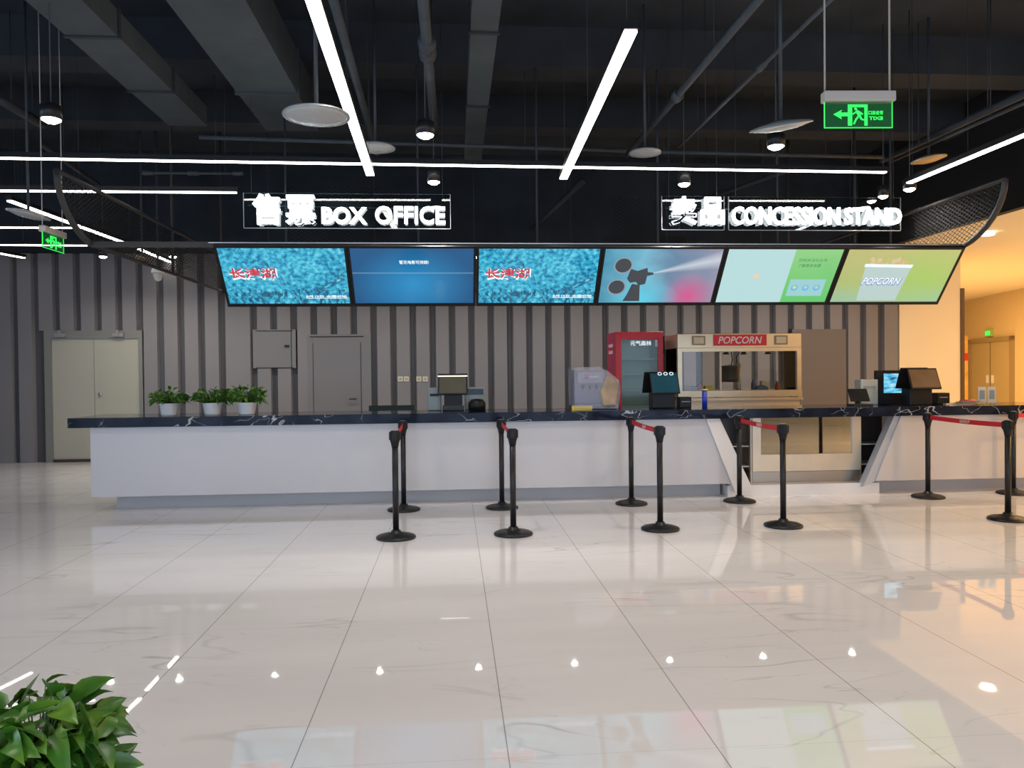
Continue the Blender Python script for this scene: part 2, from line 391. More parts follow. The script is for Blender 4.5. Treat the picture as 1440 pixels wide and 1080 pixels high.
# flush grey doors
d = struct(MB().box(D2[0]-.1, D2[1]+.12, YW-.005, YW+.08, 0, 2.15).build('door_3', DOORG), 'flush grey door in the grey panelling left of centre')
m = MB(); xa, xb = D2[0]-.0, D2[1]-.06
m.box(xa, xa+.006, YW-.012, YW-.004, 0, 2.0).box(xb, xb+.008, YW-.012, YW-.004, 0, 2.0).box(D2[0]-.05, D2[1]+.0, YW-.01, YW-.004, 2.10, 2.115)
m.build('door_gap', BLK, d)
MB().tube([(xb-.09, YW, 1.02), (xb-.09, YW-.06, 1.02), (xb-.2, YW-.06, 1.02)], .012).build('door_handle', mat('dark_handle', (.05, .05, .05), .3, metal=.8), d)
d = struct(MB().box(PNL[0]-.05, PNL[1]+.05, YW-.004, YW+.08, PNL[2], PNL[3]).build('trim_3', DOORG), 'flush square access panel high in the grey wall')
m = MB(); m.box(PNL[0], PNL[1], YW-.01, YW-.003, PNL[3]-.03, PNL[3]-.02).box(PNL[0], PNL[1], YW-.01, YW-.003, PNL[2]+.0, PNL[2]+.01).box(PNL[1]-.03, PNL[1]-.02, YW-.01, YW-.003, PNL[2], PNL[3]).build('panel_gap', BLK, d)
MB().box(PNL[1]-.14, PNL[1]-.06, YW-.02, YW-.003, 1.93, 1.97).build('panel_latch', BLK, d)
d = struct(MB().box(D3[0], D3[1]+.05, YW-.006, YW+.08, 0, D3[2]).build('door_4', mat('taupe_door', (.13, .11, .10), .6)), 'flush taupe door right of the popcorn cabinet')
MB().box(D3[0]-.03, D3[0]+.01, YW-.02, YW, 2.12, 2.2).build('door_closer', BLK, d)
# sockets
for i, px in enumerate((563, 571.5, 589, 598)):
    p = atY(px, 533, YW)
    o = MB().box(p.x-.045, p.x+.045, YW-.012, YW, p.z-.045, p.z+.045).build('wall_socket', mat('ivory_plastic', (.55, .50, .34), .4), bevel=.004)
    tag(o, ['ivory wall socket, leftmost of the four on the grey wall', 'ivory wall socket, second from left on the grey wall', 'ivory wall socket, third from left on the grey wall', 'ivory wall socket nearest the cash register, rightmost of four'][i], 'socket', 'ivory sockets on the grey wall')
    MB().box(p.x-.02, p.x+.02, YW-.014, YW-.011, p.z-.015, p.z+.015).build('socket_face', GPLAST, o)

# ============================================================ CEILING BEAMS, DUCTS, PIPES
def simple(mb, name, m, label, cat, group=None, bevel=0):
    return tag(mb.build(name, m, bevel=bevel), label, cat, group)
for i, (py, zb, w, lab) in enumerate(((92, 4.86, .45, 'dark cross beam nearest the viewer, over the stanchions'), (-150, 4.86, .5, 'dark cross beam almost overhead at the top edge'),
                         (178, 4.86, .4, 'dark cross beam above the counter, behind the nearest one'))):
    y0 = atZ(720, py, zb).y if py > -100 else 4.6
    simple(MB().box(XL, XBK-.12, y0, y0+w, zb, ZC), 'ceiling_beam', BEAM, lab, 'beam', 'cross beams under the dark ceiling')
# big beam running in depth (left) and rectangular ducts
def run(pl, pr, z, y0, y1, top): 
    a, b = atZ(pl[0], pl[1], z), atZ(pr[0], pr[1], z); return a.x, b.x
xa, xb = run((233, 0), (345, 0), 4.35, 0, 0, 0)
t = thing('air_duct', 'wide grey rectangular air duct running toward the counter, upper left', 'air duct', ((xa+xb)/2, 8, 4.35), group='rectangular air ducts')
w2 = (xb-xa)/2; DUCTX = (xa-.03, xb+.03)
def top_z(x): return 4.35 if DUCTX[0] < x < DUCTX[1] else ZC
MB().box(-w2, w2, -12, 1.35, 0, .45).build('duct_body', DUCT, t)
MB().box(-w2-.02, w2+.02, .1, .14, -.02, .47).build('duct_flange', DUCT, t)
for nm, lft, rgt, z, yend, flp, lab in (('air_duct', (35, 0), (115, 0), 4.25, 8.9, ((145, 50), (205, 127)), 'narrow grey air duct in flanged sections, far upper left'),
                              ('air_duct', (664, 0), (706, 0), 4.25, 10.2, ((684, 44), (671, 148)), 'narrow grey air duct in flanged sections, top centre')):
    a, b = atZ(*lft, z), atZ(*rgt, z); w2 = (b.x-a.x)/2; cx = (a.x+b.x)/2
    t = thing(nm, lab, 'air duct', (cx, 7, z), group='rectangular air ducts')
    MB().box(-w2, w2, -12, yend-7, 0, .22).build('duct_body', DUCT, t)
    for fp in flp:
        y_ = atZ(*fp, z).y-7; MB().box(-w2-.015, w2+.015, y_, y_+.04, -.015, .235).build('duct_flange', BEAM, t)
def pipe(pa, pb, z, r, label, m=PIPE, fit=(), cat='pipe', zb=None):
    a, b = atZ(*pa, z), atZ(*pb, zb or z)
    t = thing('ceiling_pipe', label, cat, tuple((a+b)/2)); c = (a+b)/2
    MB().tube([a-c, b-c], r, 10).build('pipe_run', m, t)
    u = (b-a).normalized()
    for k in fit:
        q_ = a.lerp(b, k)-c; MB().tube([q_-u*.06, q_+u*.06], r*1.7, 10).build('pipe_fitting', m, t)
    n_ = max(2, int((b-a).length/2.2))
    for k in range(n_):
        q_ = a.lerp(b, (k+.5)/n_); MB().tube([q_-c, Vector((q_.x, q_.y, ZC))-c], .005, 5).build('hanger_rod', PIPED, t)
    return t
pipe((1075, -10), (882, 218), 4.2, .035, 'grey pipe slanting from top right toward the concession sign', fit=(.5,))
pipe((1180, -12), (955, 206), 4.0, .018, 'thin grey pipe slanting right of the thicker one, with a coupling', fit=(.36,))
pipe((594, -10), (611, 180), 4.2, .045, 'grey vertical-looking pipe run above the first pendant lamp', fit=(.28, .34))
pipe((466, -10), (530, 215), 4.3, .04, 'grey pipe run beside the long slanting light bar')
pipe((280, 193), (880, 212), 4.0, .022, 'horizontal sprinkler pipe crossing above the box office sign')
pipe((890, 213), (1248, 221), 4.0, .022, 'horizontal sprinkler pipe crossing above the concession sign')
pipe((1455, 125), (1240, 225), 4.0, .04, 'dark thick pipe descending to the right-hand light bar', m=PIPED)
pipe((1455, 138), (1250, 228), 3.9, .02, 'thin dark pipe under the thick one at upper right', m=PIPED)
pipe((208, 243), (335, 244), 3.75, .015, 'short grey pipe with end caps behind the upper light bar', fit=(.0, .5, 1))
pipe((60, 205), (160, 275), 4.3, .03, 'dark slanting pipe behind the left light bars', m=PIPED)
pipe((820, 255), (740, 330), 4.0, .04, 'dark slanting pipe behind the middle screens', m=PIPED)
pipe((960, 290), (1120, 236), 4.1, .03, 'dark slanting pipe behind the concession sign', m=PIPED)
pipe((0, 140), (60, 175), 4.3, .05, 'dark pipe at the upper left edge', m=PIPED)

# ============================================================ CANOPY above the counter
CX0, CX1, CY0, CY1, CZ0, CZ1 = -3.41, 5.25, 6.95, 11.7, 2.70, 3.24
def prof(k):  # front curve, from top front to the screens' top
    t_ = k/8; return (CY0+.62*t_**1.9, CZ1-(CZ1-CZ0)*(1-(1-t_)**1.35) if t_ < 1 else CZ0)
t = thing('mesh_canopy', 'wide dark expanded-metal canopy with curved front ribs over the counter', 'canopy', (0, 0, 0))
PR = [prof(k) for k in range(9)]
for X in (CX0, CX1):   # end panels
    pts = PR+[(CY1, CZ0), (CY1, CZ1)]
    MB().add([(X, y, z) for y, z in pts], [tuple(range(len(pts)))]).build('end_mesh_panel', MATS['expanded_mesh'], t)
MB().add([(-2.0, 9.6, CZ0), (-.75, 9.6, CZ0), (-.75, 9.6, 3.75), (-2.0, 9.6, 3.75)], [(0, 1, 2, 3)]).build('rear_mesh_panel', MATS['expanded_mesh'], t)
MB().add([(1.9, 9.0, CZ0), (2.45, 9.0, CZ0), (2.45, 9.0, 3.5), (1.9, 9.0, 3.5)], [(0, 1, 2, 3)]).build('rear_mesh_panel', MATS['expanded_mesh'], t)
MB().add([(CX0, 7.57, CZ0), (CX1, 7.57, CZ0), (CX1, CY1, CZ0), (CX0, CY1, CZ0)], [(0, 1, 2, 3)]).build('bottom_mesh_panel', MATS['expanded_mesh'], t)
MB().add([(CX0, CY1, CZ0), (-1.9, CY1, CZ0), (-1.9, CY1, CZ1), (CX0, CY1, CZ1)], [(0, 1, 2, 3)]).build('back_mesh_panel', MATS['expanded_mesh'], t)
MB().add([(2.3, CY1, CZ0), (3.6, CY1, CZ0), (3.6, CY1, CZ1+.3), (2.3, CY1, CZ1+.3)], [(0, 1, 2, 3)]).build('back_mesh_panel', MATS['expanded_mesh'], t)
CAN = mat('canopy_frame', (.035, .032, .030), .6)
for X in (CX0, CX1): MB().tube([(X, y, z) for y, z in PR], .028, 8).build('curved_rib', CAN, t)
for X in (CX0, CX1):
    for z in (CZ0, CZ1): MB().tube([(X, 7.57 if z == CZ0 else CY0, z), (X, CY1, z)], .02, 6).build('side_rail', CAN, t)
for k, X in enumerate((-2.1, -.6, .9, 2.4, 3.9)):
    MB().bar((X, 7.57, CZ0), (X, CY1, CZ0), .05, .06).build('cross_bar', CAN, t)
MB().bar((CX0, 7.57, CZ0), (CX1, 7.57, CZ0), .05, .05).build('front_rail', CAN, t)
MB().bar((CX0, CY1, CZ0), (CX1, CY1, CZ0), .05, .05).build('back_rail', CAN, t)
for X in (CX0, CX1): 
    for yy in (9.7, CY1): MB().tube([(X, yy, CZ0), (X, yy, ZC)], .018, 6).build('hanger_post', CAN, t)
for px in (402, 588, 755, 925, 1093, 1252):
    p = atY(px, 300, 8.6); MB().tube([(p.x, 8.6, CZ0), (p.x, 8.6, top_z(p.x))], .013, 6).build('hanger_post', ROD, t)

# ============================================================ SIX SCREENS
TY, TZ, BY, BZ = 7.52, 2.685, 7.98, 2.145
SX0 = -2.27; PITCHX = (5.25+2.27)/6
up = Vector((0, TY-BY, TZ-BZ)); HH = up.length; up.normalize()
nrm = Vector((1, 0, 0)).cross(up).normalized()   # toward the viewer and down
if nrm.y > 0: nrm = -nrm
def scr_mat(name, fn):
    q = NT(name); uv = q.tc('UV'); c = fn(q, uv); q.b.inputs['Base Color'].default_value = (.01, .01, .01, 1)
    q.b.inputs['Roughness'].default_value = .12
    q.l(c, q.b.inputs['Emission Color']); q.b.inputs['Emission Strength'].default_value = .85; return q.m
def f_poster(q, uv):
    u, v_, _ = q.sep(uv)
    a = q.noise(q.mapping(uv, scale=(26, 15, 1), rot=(0, 0, .35)), 1.0, 8, .3)
    a = q.math('ADD', q.math('MULTIPLY', a, .75), q.math('MULTIPLY', q.noise(q.mapping(uv, scale=(3.2, 2.4, 1)), 1.0, 3, .2), .27))
    c = q.ramp(a, [(.36, sl((18, 96, 140))), (.47, sl((36, 158, 200))), (.56, sl((72, 196, 226))), (.68, sl((132, 222, 240)))])
    # dark marching shapes along the foot
    b = q.noise(q.mapping(uv, scale=(30, 9, 1)), 1.0, 3)
    foot = q.math('LESS_THAN', v_, .26); k = q.math('MULTIPLY', foot, q.math('GREATER_THAN', b, .54))
    c = q.mix(q.math('MULTIPLY', k, .75), c, sl((8, 60, 92)))
    # diagonal dark ridge right
    rd = q.math('ABSOLUTE', q.math('SUBTRACT', q.math('SUBTRACT', v_, .10), q.math('MULTIPLY', q.math('SUBTRACT', u, .62), 1.15)))
    k = q.math('MULTIPLY', q.math('LESS_THAN', rd, .07), q.math('GREATER_THAN', q.noise(q.mapping(uv, scale=(30, 20, 1)), 1, 2), .47))
    c = q.mix(q.math('MULTIPLY', q.math('MULTIPLY', k, q.math('GREATER_THAN', u, .70)), .7), c, sl((10, 76, 120)))
    return c
def f_blue(q, uv):
    u, v_, _ = q.sep(uv)
    g = q.n('ShaderNodeTexGradient', _gradient_type='SPHERICAL'); q.l(q.mapping(uv, loc=(-1.0, -.5, 0), scale=(2.0, 1.4, 1)), g.inputs[0])
    c = q.ramp(g.outputs['Fac'], [(0, sl((16, 88, 140))), (1, sl((26, 146, 206)))])
    h = q.math('ABSOLUTE', q.math('SUBTRACT', v_, .56)); k = q.math('SUBTRACT', 1, q.math('DIVIDE', h, .016, True), True)
    return q.mix(q.math('MULTIPLY', k, .45), c, sl((150, 200, 220)))
def f_proj(q, uv):
    u, v_, _ = q.sep(uv)
    c = q.ramp(q.math('ADD', u, q.math('MULTIPLY', q.math('SUBTRACT', q.noise(uv, 3, 3), .5), .5)), [(0, sl((70, 150, 180))), (.35, sl((120, 190, 215))), (.6, sl((110, 140, 170))), (1, sl((150, 150, 175)))])
    g = q.n('ShaderNodeTexGradient', _gradient_type='SPHERICAL'); q.l(q.mapping(uv, loc=(-.78*4, -.12*2.2, 0), scale=(4, 2.2, 1)), g.inputs[0])
    c = q.mix(q.math('MULTIPLY', g.outputs['Fac'], 1.1, True), c, sl((214, 92, 150)))
    g = q.n('ShaderNodeTexGradient', _gradient_type='SPHERICAL'); q.l(q.mapping(uv, loc=(-.38*3, -.05*2.2, 0), scale=(3, 2.2, 1)), g.inputs[0])
    c = q.mix(q.math('MULTIPLY', g.outputs['Fac'], .9, True), c, sl((90, 214, 240)))
    # beam of light from the projector to the upper right
    ln = q.math('SUBTRACT', q.math('SUBTRACT', v_, .56), q.math('MULTIPLY', q.math('SUBTRACT', u, .44), .45))
    wd = q.math('MULTIPLY', q.math('SUBTRACT', u, .40), .30)
    k = q.math('SUBTRACT', 1, q.math('DIVIDE', q.math('ABSOLUTE', ln), q.math('MAXIMUM', wd, .001), True), True)
    return q.mix(q.math('MULTIPLY', q.math('MULTIPLY', k, q.math('GREATER_THAN', u, .44)), .8), c, sl((215, 225, 235)))
def f_green(q, uv):
    u, v_, _ = q.sep(uv)
    c = q.mix(q.math('GREATER_THAN', u, .585), sl((188, 226, 228)), q.ramp(v_, [(0, sl((96, 205, 112))), (1, sl((148, 214, 138)))]))
    k = q.math('MULTIPLY', q.math('GREATER_THAN', u, .62), q.math('LESS_THAN', u, .94))
    k = q.math('MULTIPLY', k, q.math('MULTIPLY', q.math('GREATER_THAN', v_, .12), q.math('LESS_THAN', v_, .44)))
    return q.mix(k, c, sl((160, 212, 218)))
def f_pop(q, uv):
    u, v_, _ = q.sep(uv)
    c = q.ramp(q.math('ADD', q.math('MULTIPLY', v_, .8), q.math('MULTIPLY', q.noise(uv, 2.4, 2), .4)), [(.15, sl((158, 200, 168))), (.5, sl((180, 196, 122))), (1, sl((200, 194, 128)))])
    g = q.n('ShaderNodeTexGradient', _gradient_type='SPHERICAL'); q.l(q.mapping(uv, loc=(-.78*2, -.5*1.3, 0), scale=(2, 1.3, 1)), g.inputs[0])
    return q.mix(q.math('MULTIPLY', g.outputs['Fac'], .6), c, sl((160, 214, 92)))
SM = [scr_mat('screen_poster', f_poster), scr_mat('screen_blue', f_blue), None, scr_mat('screen_projector', f_proj), scr_mat('screen_green', f_green), scr_mat('screen_popcorn', f_pop)]
SM[2] = SM[0]
def emi(name, c, s_=1): return mat(name, (.02, .02, .02), .5, emit=sl(c), es=s_)
E_RED, E_WHITE, E_DARK, E_GDK, E_ICON, E_TAN = emi('lit_red', (200, 40, 52)), emi('lit_white', (232, 244, 248)), emi('lit_dark', (52, 58, 66)), emi('lit_dark_green', (70, 140, 90)), emi('lit_sky_blue', (84, 178, 226)), emi('lit_tan', (198, 176, 118))
E_CUP, E_BLUE = emi('lit_cup', (176, 198, 196)), emi('lit_blue_letters', (110, 130, 190)) 
LABS = ['tilted screen showing a teal crowd poster with red title, leftmost of the six', 'tilted screen showing plain blue with a short white line of text',
        'tilted screen showing a teal crowd poster with red title, in the middle of the row', 'tilted screen showing an old film projector and light beam',
        'tilted screen split between pale panel and green with three icons', 'tilted screen showing a popcorn bucket on green, rightmost of the six']
for i in range(6):
    cx = SX0+PITCHX*(i+.5); c0 = Vector((cx, (TY+BY)/2, (TZ+BZ)/2))
    t = thing('display_screen', LABS[i], 'screen', tuple(c0), group='menu screens hanging over the counter')
    Mx = Matrix.Identity(4)
    for r_, ax in enumerate((Vector((1, 0, 0)), up, nrm)):
        for k in range(3): Mx[k][r_] = ax[k]
    w, h = PITCHX/2-.003, HH/2
    m = MB()
    m.box(-w, w, -h, h, -.06, -.004, Mx); 
    bz = .024
    for a in ((-w, -w+bz, -h, h), (w-bz, w, -h, h), (-w+bz, w-bz, -h, -h+bz+.01), (-w+bz, w-bz, h-bz, h)): m.box(*a, -.004, .008, Mx)
    m.build('bezel', BLK, t)
    sx, sy0, sy1 = w-bz, -h+bz+.01, h-bz
    o = MB().add([Mx @ Vector(p) for p in ((-sx, sy0, 0), (sx, sy0, 0), (sx, sy1, 0), (-sx, sy1, 0))], [(0, 1, 2, 3)]).build('screen_picture', SM[i], t)
    uvl = o.data.uv_layers.new(name='uv')
    for li, uvp in enumerate(((0, 0), (1, 0), (1, 1), (0, 1))): uvl.data[li].uv = uvp
    MB().box(-.15, .15, -.12, .12, -.10, -.06, Mx).build('rear_bracket', BLKM, t)
    def P(u, v, d=.002): return Mx @ Matrix.Translation((-sx+2*sx*u, sy0+(sy1-sy0)*v, d))
    def T(nm, s_, u, v, w_, h_, m_, **k): return text(nm, s_, w_*2*sx, h_*(sy1-sy0), m_, o, P(u, v), depth=.002, **k)
    def disc(nm, u, v, r, m_, d=.002, r2=0, asp=1):
        n_ = 22; pts = []
        for k in range(n_): a = 2*math.pi*k/n_; pts.append((r*math.cos(a)*asp, r*math.sin(a)))
        b = MB(); M2 = P(u, v, d)
        if r2:
            pin = [(x*r2, y*r2) for x, y in pts]; b.add([M2 @ Vector((x, y, 0)) for x, y in pts+pin], [(k, (k+1) % n_, n_+(k+1) % n_, n_+k) for k in range(n_)])
        else: b.add([M2 @ Vector((x, y, 0)) for x, y in pts], [tuple(range(n_))])
        return b.build(nm, m_, o)
    def poly(nm, pts, m_, d=.002):
        return MB().add([P(u, v, d) @ Vector((0, 0, 0)) for u, v in pts], [tuple(range(len(pts)))]).build(nm, m_, o)
    if i in (0, 2):
        T('title_backing', '长津湖', .245, .54, .385, .22, E_WHITE, bold=.05)
        b_ = T('title_lettering', '长津湖', .24, .56, .37, .18, E_RED, bold=.022)
        for v in b_.data.vertices: v.co += nrm*.002
        T('caption', '8月12日 全国公映', .81, .135, .34, .045, E_WHITE, bold=.02)
        poly('caption_rule', ((.64, .095), (.98, .095), (.98, .105), (.64, .105)), E_WHITE)
    if i == 1: T('caption', '暂无电影可排期!', .51, .755, .24, .065, E_WHITE, bold=.012)
    if i == 3:
        disc('projector_reel', .17, .70, .085, E_DARK, .0024); disc('projector_reel', .14, .30, .085, E_DARK, .0024)
        E_RING = emi('lit_reel_rim', (130, 150, 160)); disc('reel_rim', .17, .70, .098, E_RING, .003, .84); disc('reel_rim', .14, .30, .098, E_RING, .003, .84)
        poly('projector_body', ((.24, .64), (.30, .60), (.38, .66), (.39, .58), (.44, .57), (.44, .53), (.39, .51), (.385, .36), (.33, .33), (.30, .40), (.25, .38), (.22, .46)), E_DARK, .003)
        poly('projector_leg', ((.27, .36), (.34, .34), (.36, .03), (.21, .03), (.24, .16)), E_DARK, .003)
        poly('projector_lens', ((.43, .545), (.47, .56), (.47, .53), (.43, .53)), E_RING, .003)
    if i == 4:
        disc('small_emblem', .30, .50, .032, emi('lit_peach', (226, 196, 170)), .002)
        T('caption', '扫码关注公众号', .76, .80, .25, .06, E_GDK); T('caption', '了解更多优惠', .745, .70, .20, .06, E_GDK)
        for k in range(3):
            disc('round_icon', .675+.10*k, .28, .036, E_ICON, .002, asp=1); disc('icon_mark', .675+.10*k, .29, .02, emi('lit_lemon', (196, 214, 130)) if k == 0 else E_CUP, .003)
    if i == 5:
        poly('bucket', ((.24, .03), (.60, .03), (.62, .72), (.20, .72)), E_CUP, .002)
        E_KER = emi('lit_popcorn', (206, 186, 150))
        for k in range(22): disc('kernel', .22+random.random()*.38, .72+random.random()*.12, .018+random.random()*.012, E_KER if k % 2 else E_TAN, .0022+.0001*k)
        poly('bucket_rim', ((.19, .68), (.62, .66), (.625, .72), (.19, .735)), E_WHITE, .005)
        T('lettering_edge', 'POPCORN', .40, .40, .36, .15, E_BLUE, bold=.06, shear=.2)
        b_ = T('lettering', 'POPCORN', .398, .41, .345, .13, E_WHITE, bold=.01, shear=.2)
        for v in b_.data.vertices: v.co += nrm*.002
# aluminium rail above the screens
simple(MB().bar((SX0-.05, TY+.03, TZ+.03), (5.25, TY+.03, TZ+.03), .02, .008), 'mounting_rail', RIM, 'thin aluminium rail along the top edge of the screens', 'rail')

# ============================================================ SIGNS
SY = 8.4
def sign(name, label, boards, words):
    xs = [p for b in boards for p in b]; c = atY(sum(xs)/len(xs), 300, SY)
    t = thing(name, label, 'sign', (c.x, SY, 3.2)); 
    z0, z1 = 3.02, 3.39
    for a, b in boards:
        xa, xb = atY(a, 300, SY).x-c.x, atY(b, 300, SY).x-c.x
        MB().box(xa, xb, 0, .008, z0-3.2, z1-3.2).build('acrylic_board', ACR, t)
        m = MB(); e = .006
        m.box(xa, xb, -.004, .012, z0-3.2-e, z0-3.2).box(xa-e, xa, -.004, .012, z0-3.2, z1-3.2).box(xb, xb+e, -.004, .012, z0-3.2, z1-3.2)
        m.build('edge_trim', RIM, t)
        for xx in (xa+.08, xb-.08): MB().tube([(xx, .004, z1-3.2-.03), (xx, .004, top_z(xx+c.x)-3.2)], .003, 5).build('hanging_wire', ROD, t)
    for s_, a, b, y0, y1, bold in words:
        p0, p1_ = atY(a, y1, SY-.03), atY(b, y0, SY-.03)
        o = text('glowing_characters', s_, p1_.x-p0.x, p1_.z-p0.z, LETTER, t, face_at((p0.x+p1_.x)/2-c.x, -.03, (p0.z+p1_.z)/2-3.2), bold=bold, depth=.03)
    a, b = words[0][1], words[-1][2]
    p0, p1_ = atY(a-8, 300, SY), atY(b, 300, SY)
    MB().tube([(p0.x-c.x, .015, .06), (p1_.x-c.x, .015, .03)], .003, 5).build('cable', GPLAST, t)
sign('box_office_sign', 'glowing white box office sign on clear board, left of centre', [(343, 633)], [('售', 356, 394, 273, 316, .03), ('票', 402, 443, 275, 316, .02), ('BOX', 453, 516, 292, 315, .03), ('OFFICE', 528, 626, 291, 315, .018)])
sign('concession_sign', 'glowing white concession stand sign on clear boards at right', [(931, 1018), (1025, 1266)], [('卖', 944, 979, 277, 316, .022), ('品', 985, 1018, 278, 316, .03), ('CONCESSION', 1029, 1180, 292, 316, .02), ('STAND', 1187, 1266, 293, 316, .022)])

# ============================================================ LINEAR LIGHTS
def led(pa, pb, z, label, m=LED, w=.034, cuts=(), brk=None):
    a, b = atZ(*pa, z), atZ(*pb, z); c = (a+b)/2; d = b-a; u = d.normalized(); L = d.length
    t = thing('linear_light', label, 'ceiling light', tuple(c), group='linear pendant lights')
    MB().bar(a-c+Vector((0, 0, .032)), b-c+Vector((0, 0, .032)), w+.006, .05).build('housing', BLKM, t)
    e = [0]+[k for k in cuts]+[1]
    for k0, k1 in zip(e, e[1:]):
        s0, s1 = a.lerp(b, k0)-c+u*.02, a.lerp(b, k1)-c-u*.02
        MB().bar(s0, s1, w, .014).build('diffuser', m, t)
    for k in (.04, .5, .96): 
        q_ = a.lerp(b, k)-c; MB().tube([q_+Vector((0, 0, .06)), q_+Vector((0, 0, ZC-z))], .002, 5).build('suspension_wire', ROD, t)
    return t
led((-160, 220), (1248, 242.5), 3.5, 'very long white light bar spanning the hall above both signs')
led((-120, 267.5), (335, 271), 3.4, 'white light bar ending left of the box office sign')
led((-60, 320), (112, 320.5), 3.4, 'short white light bar at the left edge, above the green exit sign')
led((-60, 344), (124, 345.5), 3.4, 'short white light bar crossing behind the left green exit sign')
led((415, -75), (521, 247), 3.4, 'slanting white light bar left of the top centre', w=.075)
led((888, 42), (792, 252), 3.4, 'slanting white light bar right of the top centre', w=.075)
led((1470, 178), (1277, 258), 3.4, 'slanting cool white light bar at the upper right edge', m=LEDC, w=.055)
led((12, 282), (187, 346), 3.4, 'segmented white light bar receding at the left', w=.06, cuts=(.27, .5, .62, .8))
led((195, 350), (250, 373), 3.4, 'farthest segmented white light bar near the left ceiling edge', w=.06, cuts=(.3, .5))
led((-40, 349), (35, 363), 3.4, 'white light bar cut by the left edge beside the grey wall', w=.05)

# ============================================================ PENDANT DOWNLIGHTS
def downlight(px, py, z=3.38, label='', r=.075, power=16, p=None, group='round downlights on rods'):
    c = p or atZ(px, py, z)
    t = thing('pendant_downlight', label, 'downlight', tuple(c), group=group)
    MB().lathe([(r*.93, .0), (r, .0), (r, .10), (r*.5, .12), (0, .12)], n=20).build('lamp_can', BLKM, t)
    MB().lathe([(0, -.028), (r*.5, -.024), (r*.88, -.006), (r*.92, .004)], n=20).build('lens', LENS, t)
    MB().tube([(0, 0, .12), (0, 0, ZC-c.z)], .005, 6).build('rod', ROD, t)
    area('downlight_glow', (c.x, c.y, c.z-.032), .06, .06, power, (1, .93, .84), shape='DISK', spread=150)
downlight(72, 168, label='bright round downlight hanging at the far upper left')
downlight(598, 190, label='bright round downlight in front, between the two slanting light bars')
downlight(610, 256, label='round downlight above the right end of the box office sign', r=.065)
downlight(962, 259, label='round downlight above the left end of the concession sign', r=.065)
downlight(1091, 206, label='round downlight below the wrapped disc at upper right')
downlight(1279, 266, label='round downlight at the tip of the right slanting light bar', r=.065)
downlight(1242, 276, label='round downlight just above the concession lettering', r=.055)
for i, px in enumerate((145, 243, 378, 527, 667, 803, 938, 1070, 1196)):
    p = atY(px, 365, 12.3); p.z = 3.3
    lb = 'small downlight in front of the grey wall, beside the left exit sign' if i == 0 else 'small downlight in the row near the grey wall behind the screens'
    downlight(0, 0, label=lb, r=.06, power=16, p=p, group='downlights in the row near the grey wall' if i else 'round downlights on rods')
p = atZ(1388, 331, 3.50)
o = MB().lathe([(0, -.0), (.10, .0), (.11, .03), (.11, .045), (0, .045)], n=20).build('recessed_downlight', mat('warm_lens', (1, 1, 1), .5, emit=(1, .9, .7), es=6)); o.location = p
tag(o, 'recessed round downlight in the cream corridor ceiling', 'downlight')
# unseen boxes added over the fill lights on the visitors' side
for x in (-6, -2.5, 1, 4.5):
    for y in (-2.0, 1.8):
        o = MB().box(x-.3, x+.3, y-.3, y+.3, 3.385, 3.45).tube([(x, y, 3.45), (x, y, ZC)], .01, 6).build('added_light_box', WPLAST)
        tag(o, 'added square white light box over the front of the hall, out of view', 'ceiling light', 'added square light boxes')

# ============================================================ WRAPPED ROUND DISCS, CAMERA, EXIT SIGNS
def disc_fix(px, py, z, d, label, tx=0, ty=0, m=WRAPW):
    c = atZ(px, py, z); t = thing('pendant_speaker_disc', label, 'ceiling fixture', tuple(c), group='plastic-wrapped round ceiling fixtures')
    M = Matrix.Rotation(tx, 4, 'X') @ Matrix.Rotation(ty, 4, 'Y')
    r = d/2
    MB().lathe([(0, -.035), (r*.5, -.03), (r*.85, -.012), (r, 0), (r*.97, .012), (r*.6, .03), (0, .05)], n=28, M=M).build('wrapped_disc', m, t)
    MB().lathe([(0, -.02), (r*.28, -.02), (r*.28, .04), (0, .045)], n=16, M=M).build('disc_core', GPLAST, t)
    MB().lathe([(r*.985, -.005), (r*1.01, -.005), (r*1.01, .005), (r*.985, .005)], n=28, M=M).build('disc_rim', RIM, t)
    MB().tube([(0, 0, .03), (0, 0, ZC-c.z)], .014, 8).build('drop_pole', PIPE, t)
disc_fix(445, 163, 3.22, .45, 'large plastic-wrapped round disc on a pole, left of top centre')
disc_fix(1098, 178, 3.30, .46, 'tilted plastic-wrapped disc hanging near the big exit sign', tx=R(12), ty=R(-10))
disc_fix(40, 302, 3.12, .40, 'tilted round disc under the receding light bar at left', ty=R(12))
disc_fix(907, 215, 3.75, .34, 'small round disc hanging in the dark above the projector screen')
disc_fix(528, 208, 3.75, .40, 'round disc behind the tip of the left slanting light bar')
disc_fix(1306, 224, 3.75, .36, 'amber round disc behind the right slanting light bar', ty=R(-8), m=WRAPG)  # amber is the colour of the disc itself
disc_fix(200, 362, 3.12, .18, 'small cream round disc near the far end of the left light bars', m=WRAPG)
c = atZ(222, 384, 2.62+.35)
t = thing('security_camera', 'small white dome security camera hanging before the grey wall', 'security camera', tuple(c))
MB().lathe([(.075, .08), (.09, .02), (.09, 0), (.03, 0)], n=18).build('mount', WPLAST, t)
MB().lathe([(.02, -.12), (.05, -.10), (.07, -.03), (.07, .0), (0, .0)], n=18).build('dome', mat('cream_dome', (.6, .58, .5), .2), t)
MB().tube([(0, 0, .08), (0, 0, ZC-c.z)], .012, 6).build('drop_pole', PIPE, t)

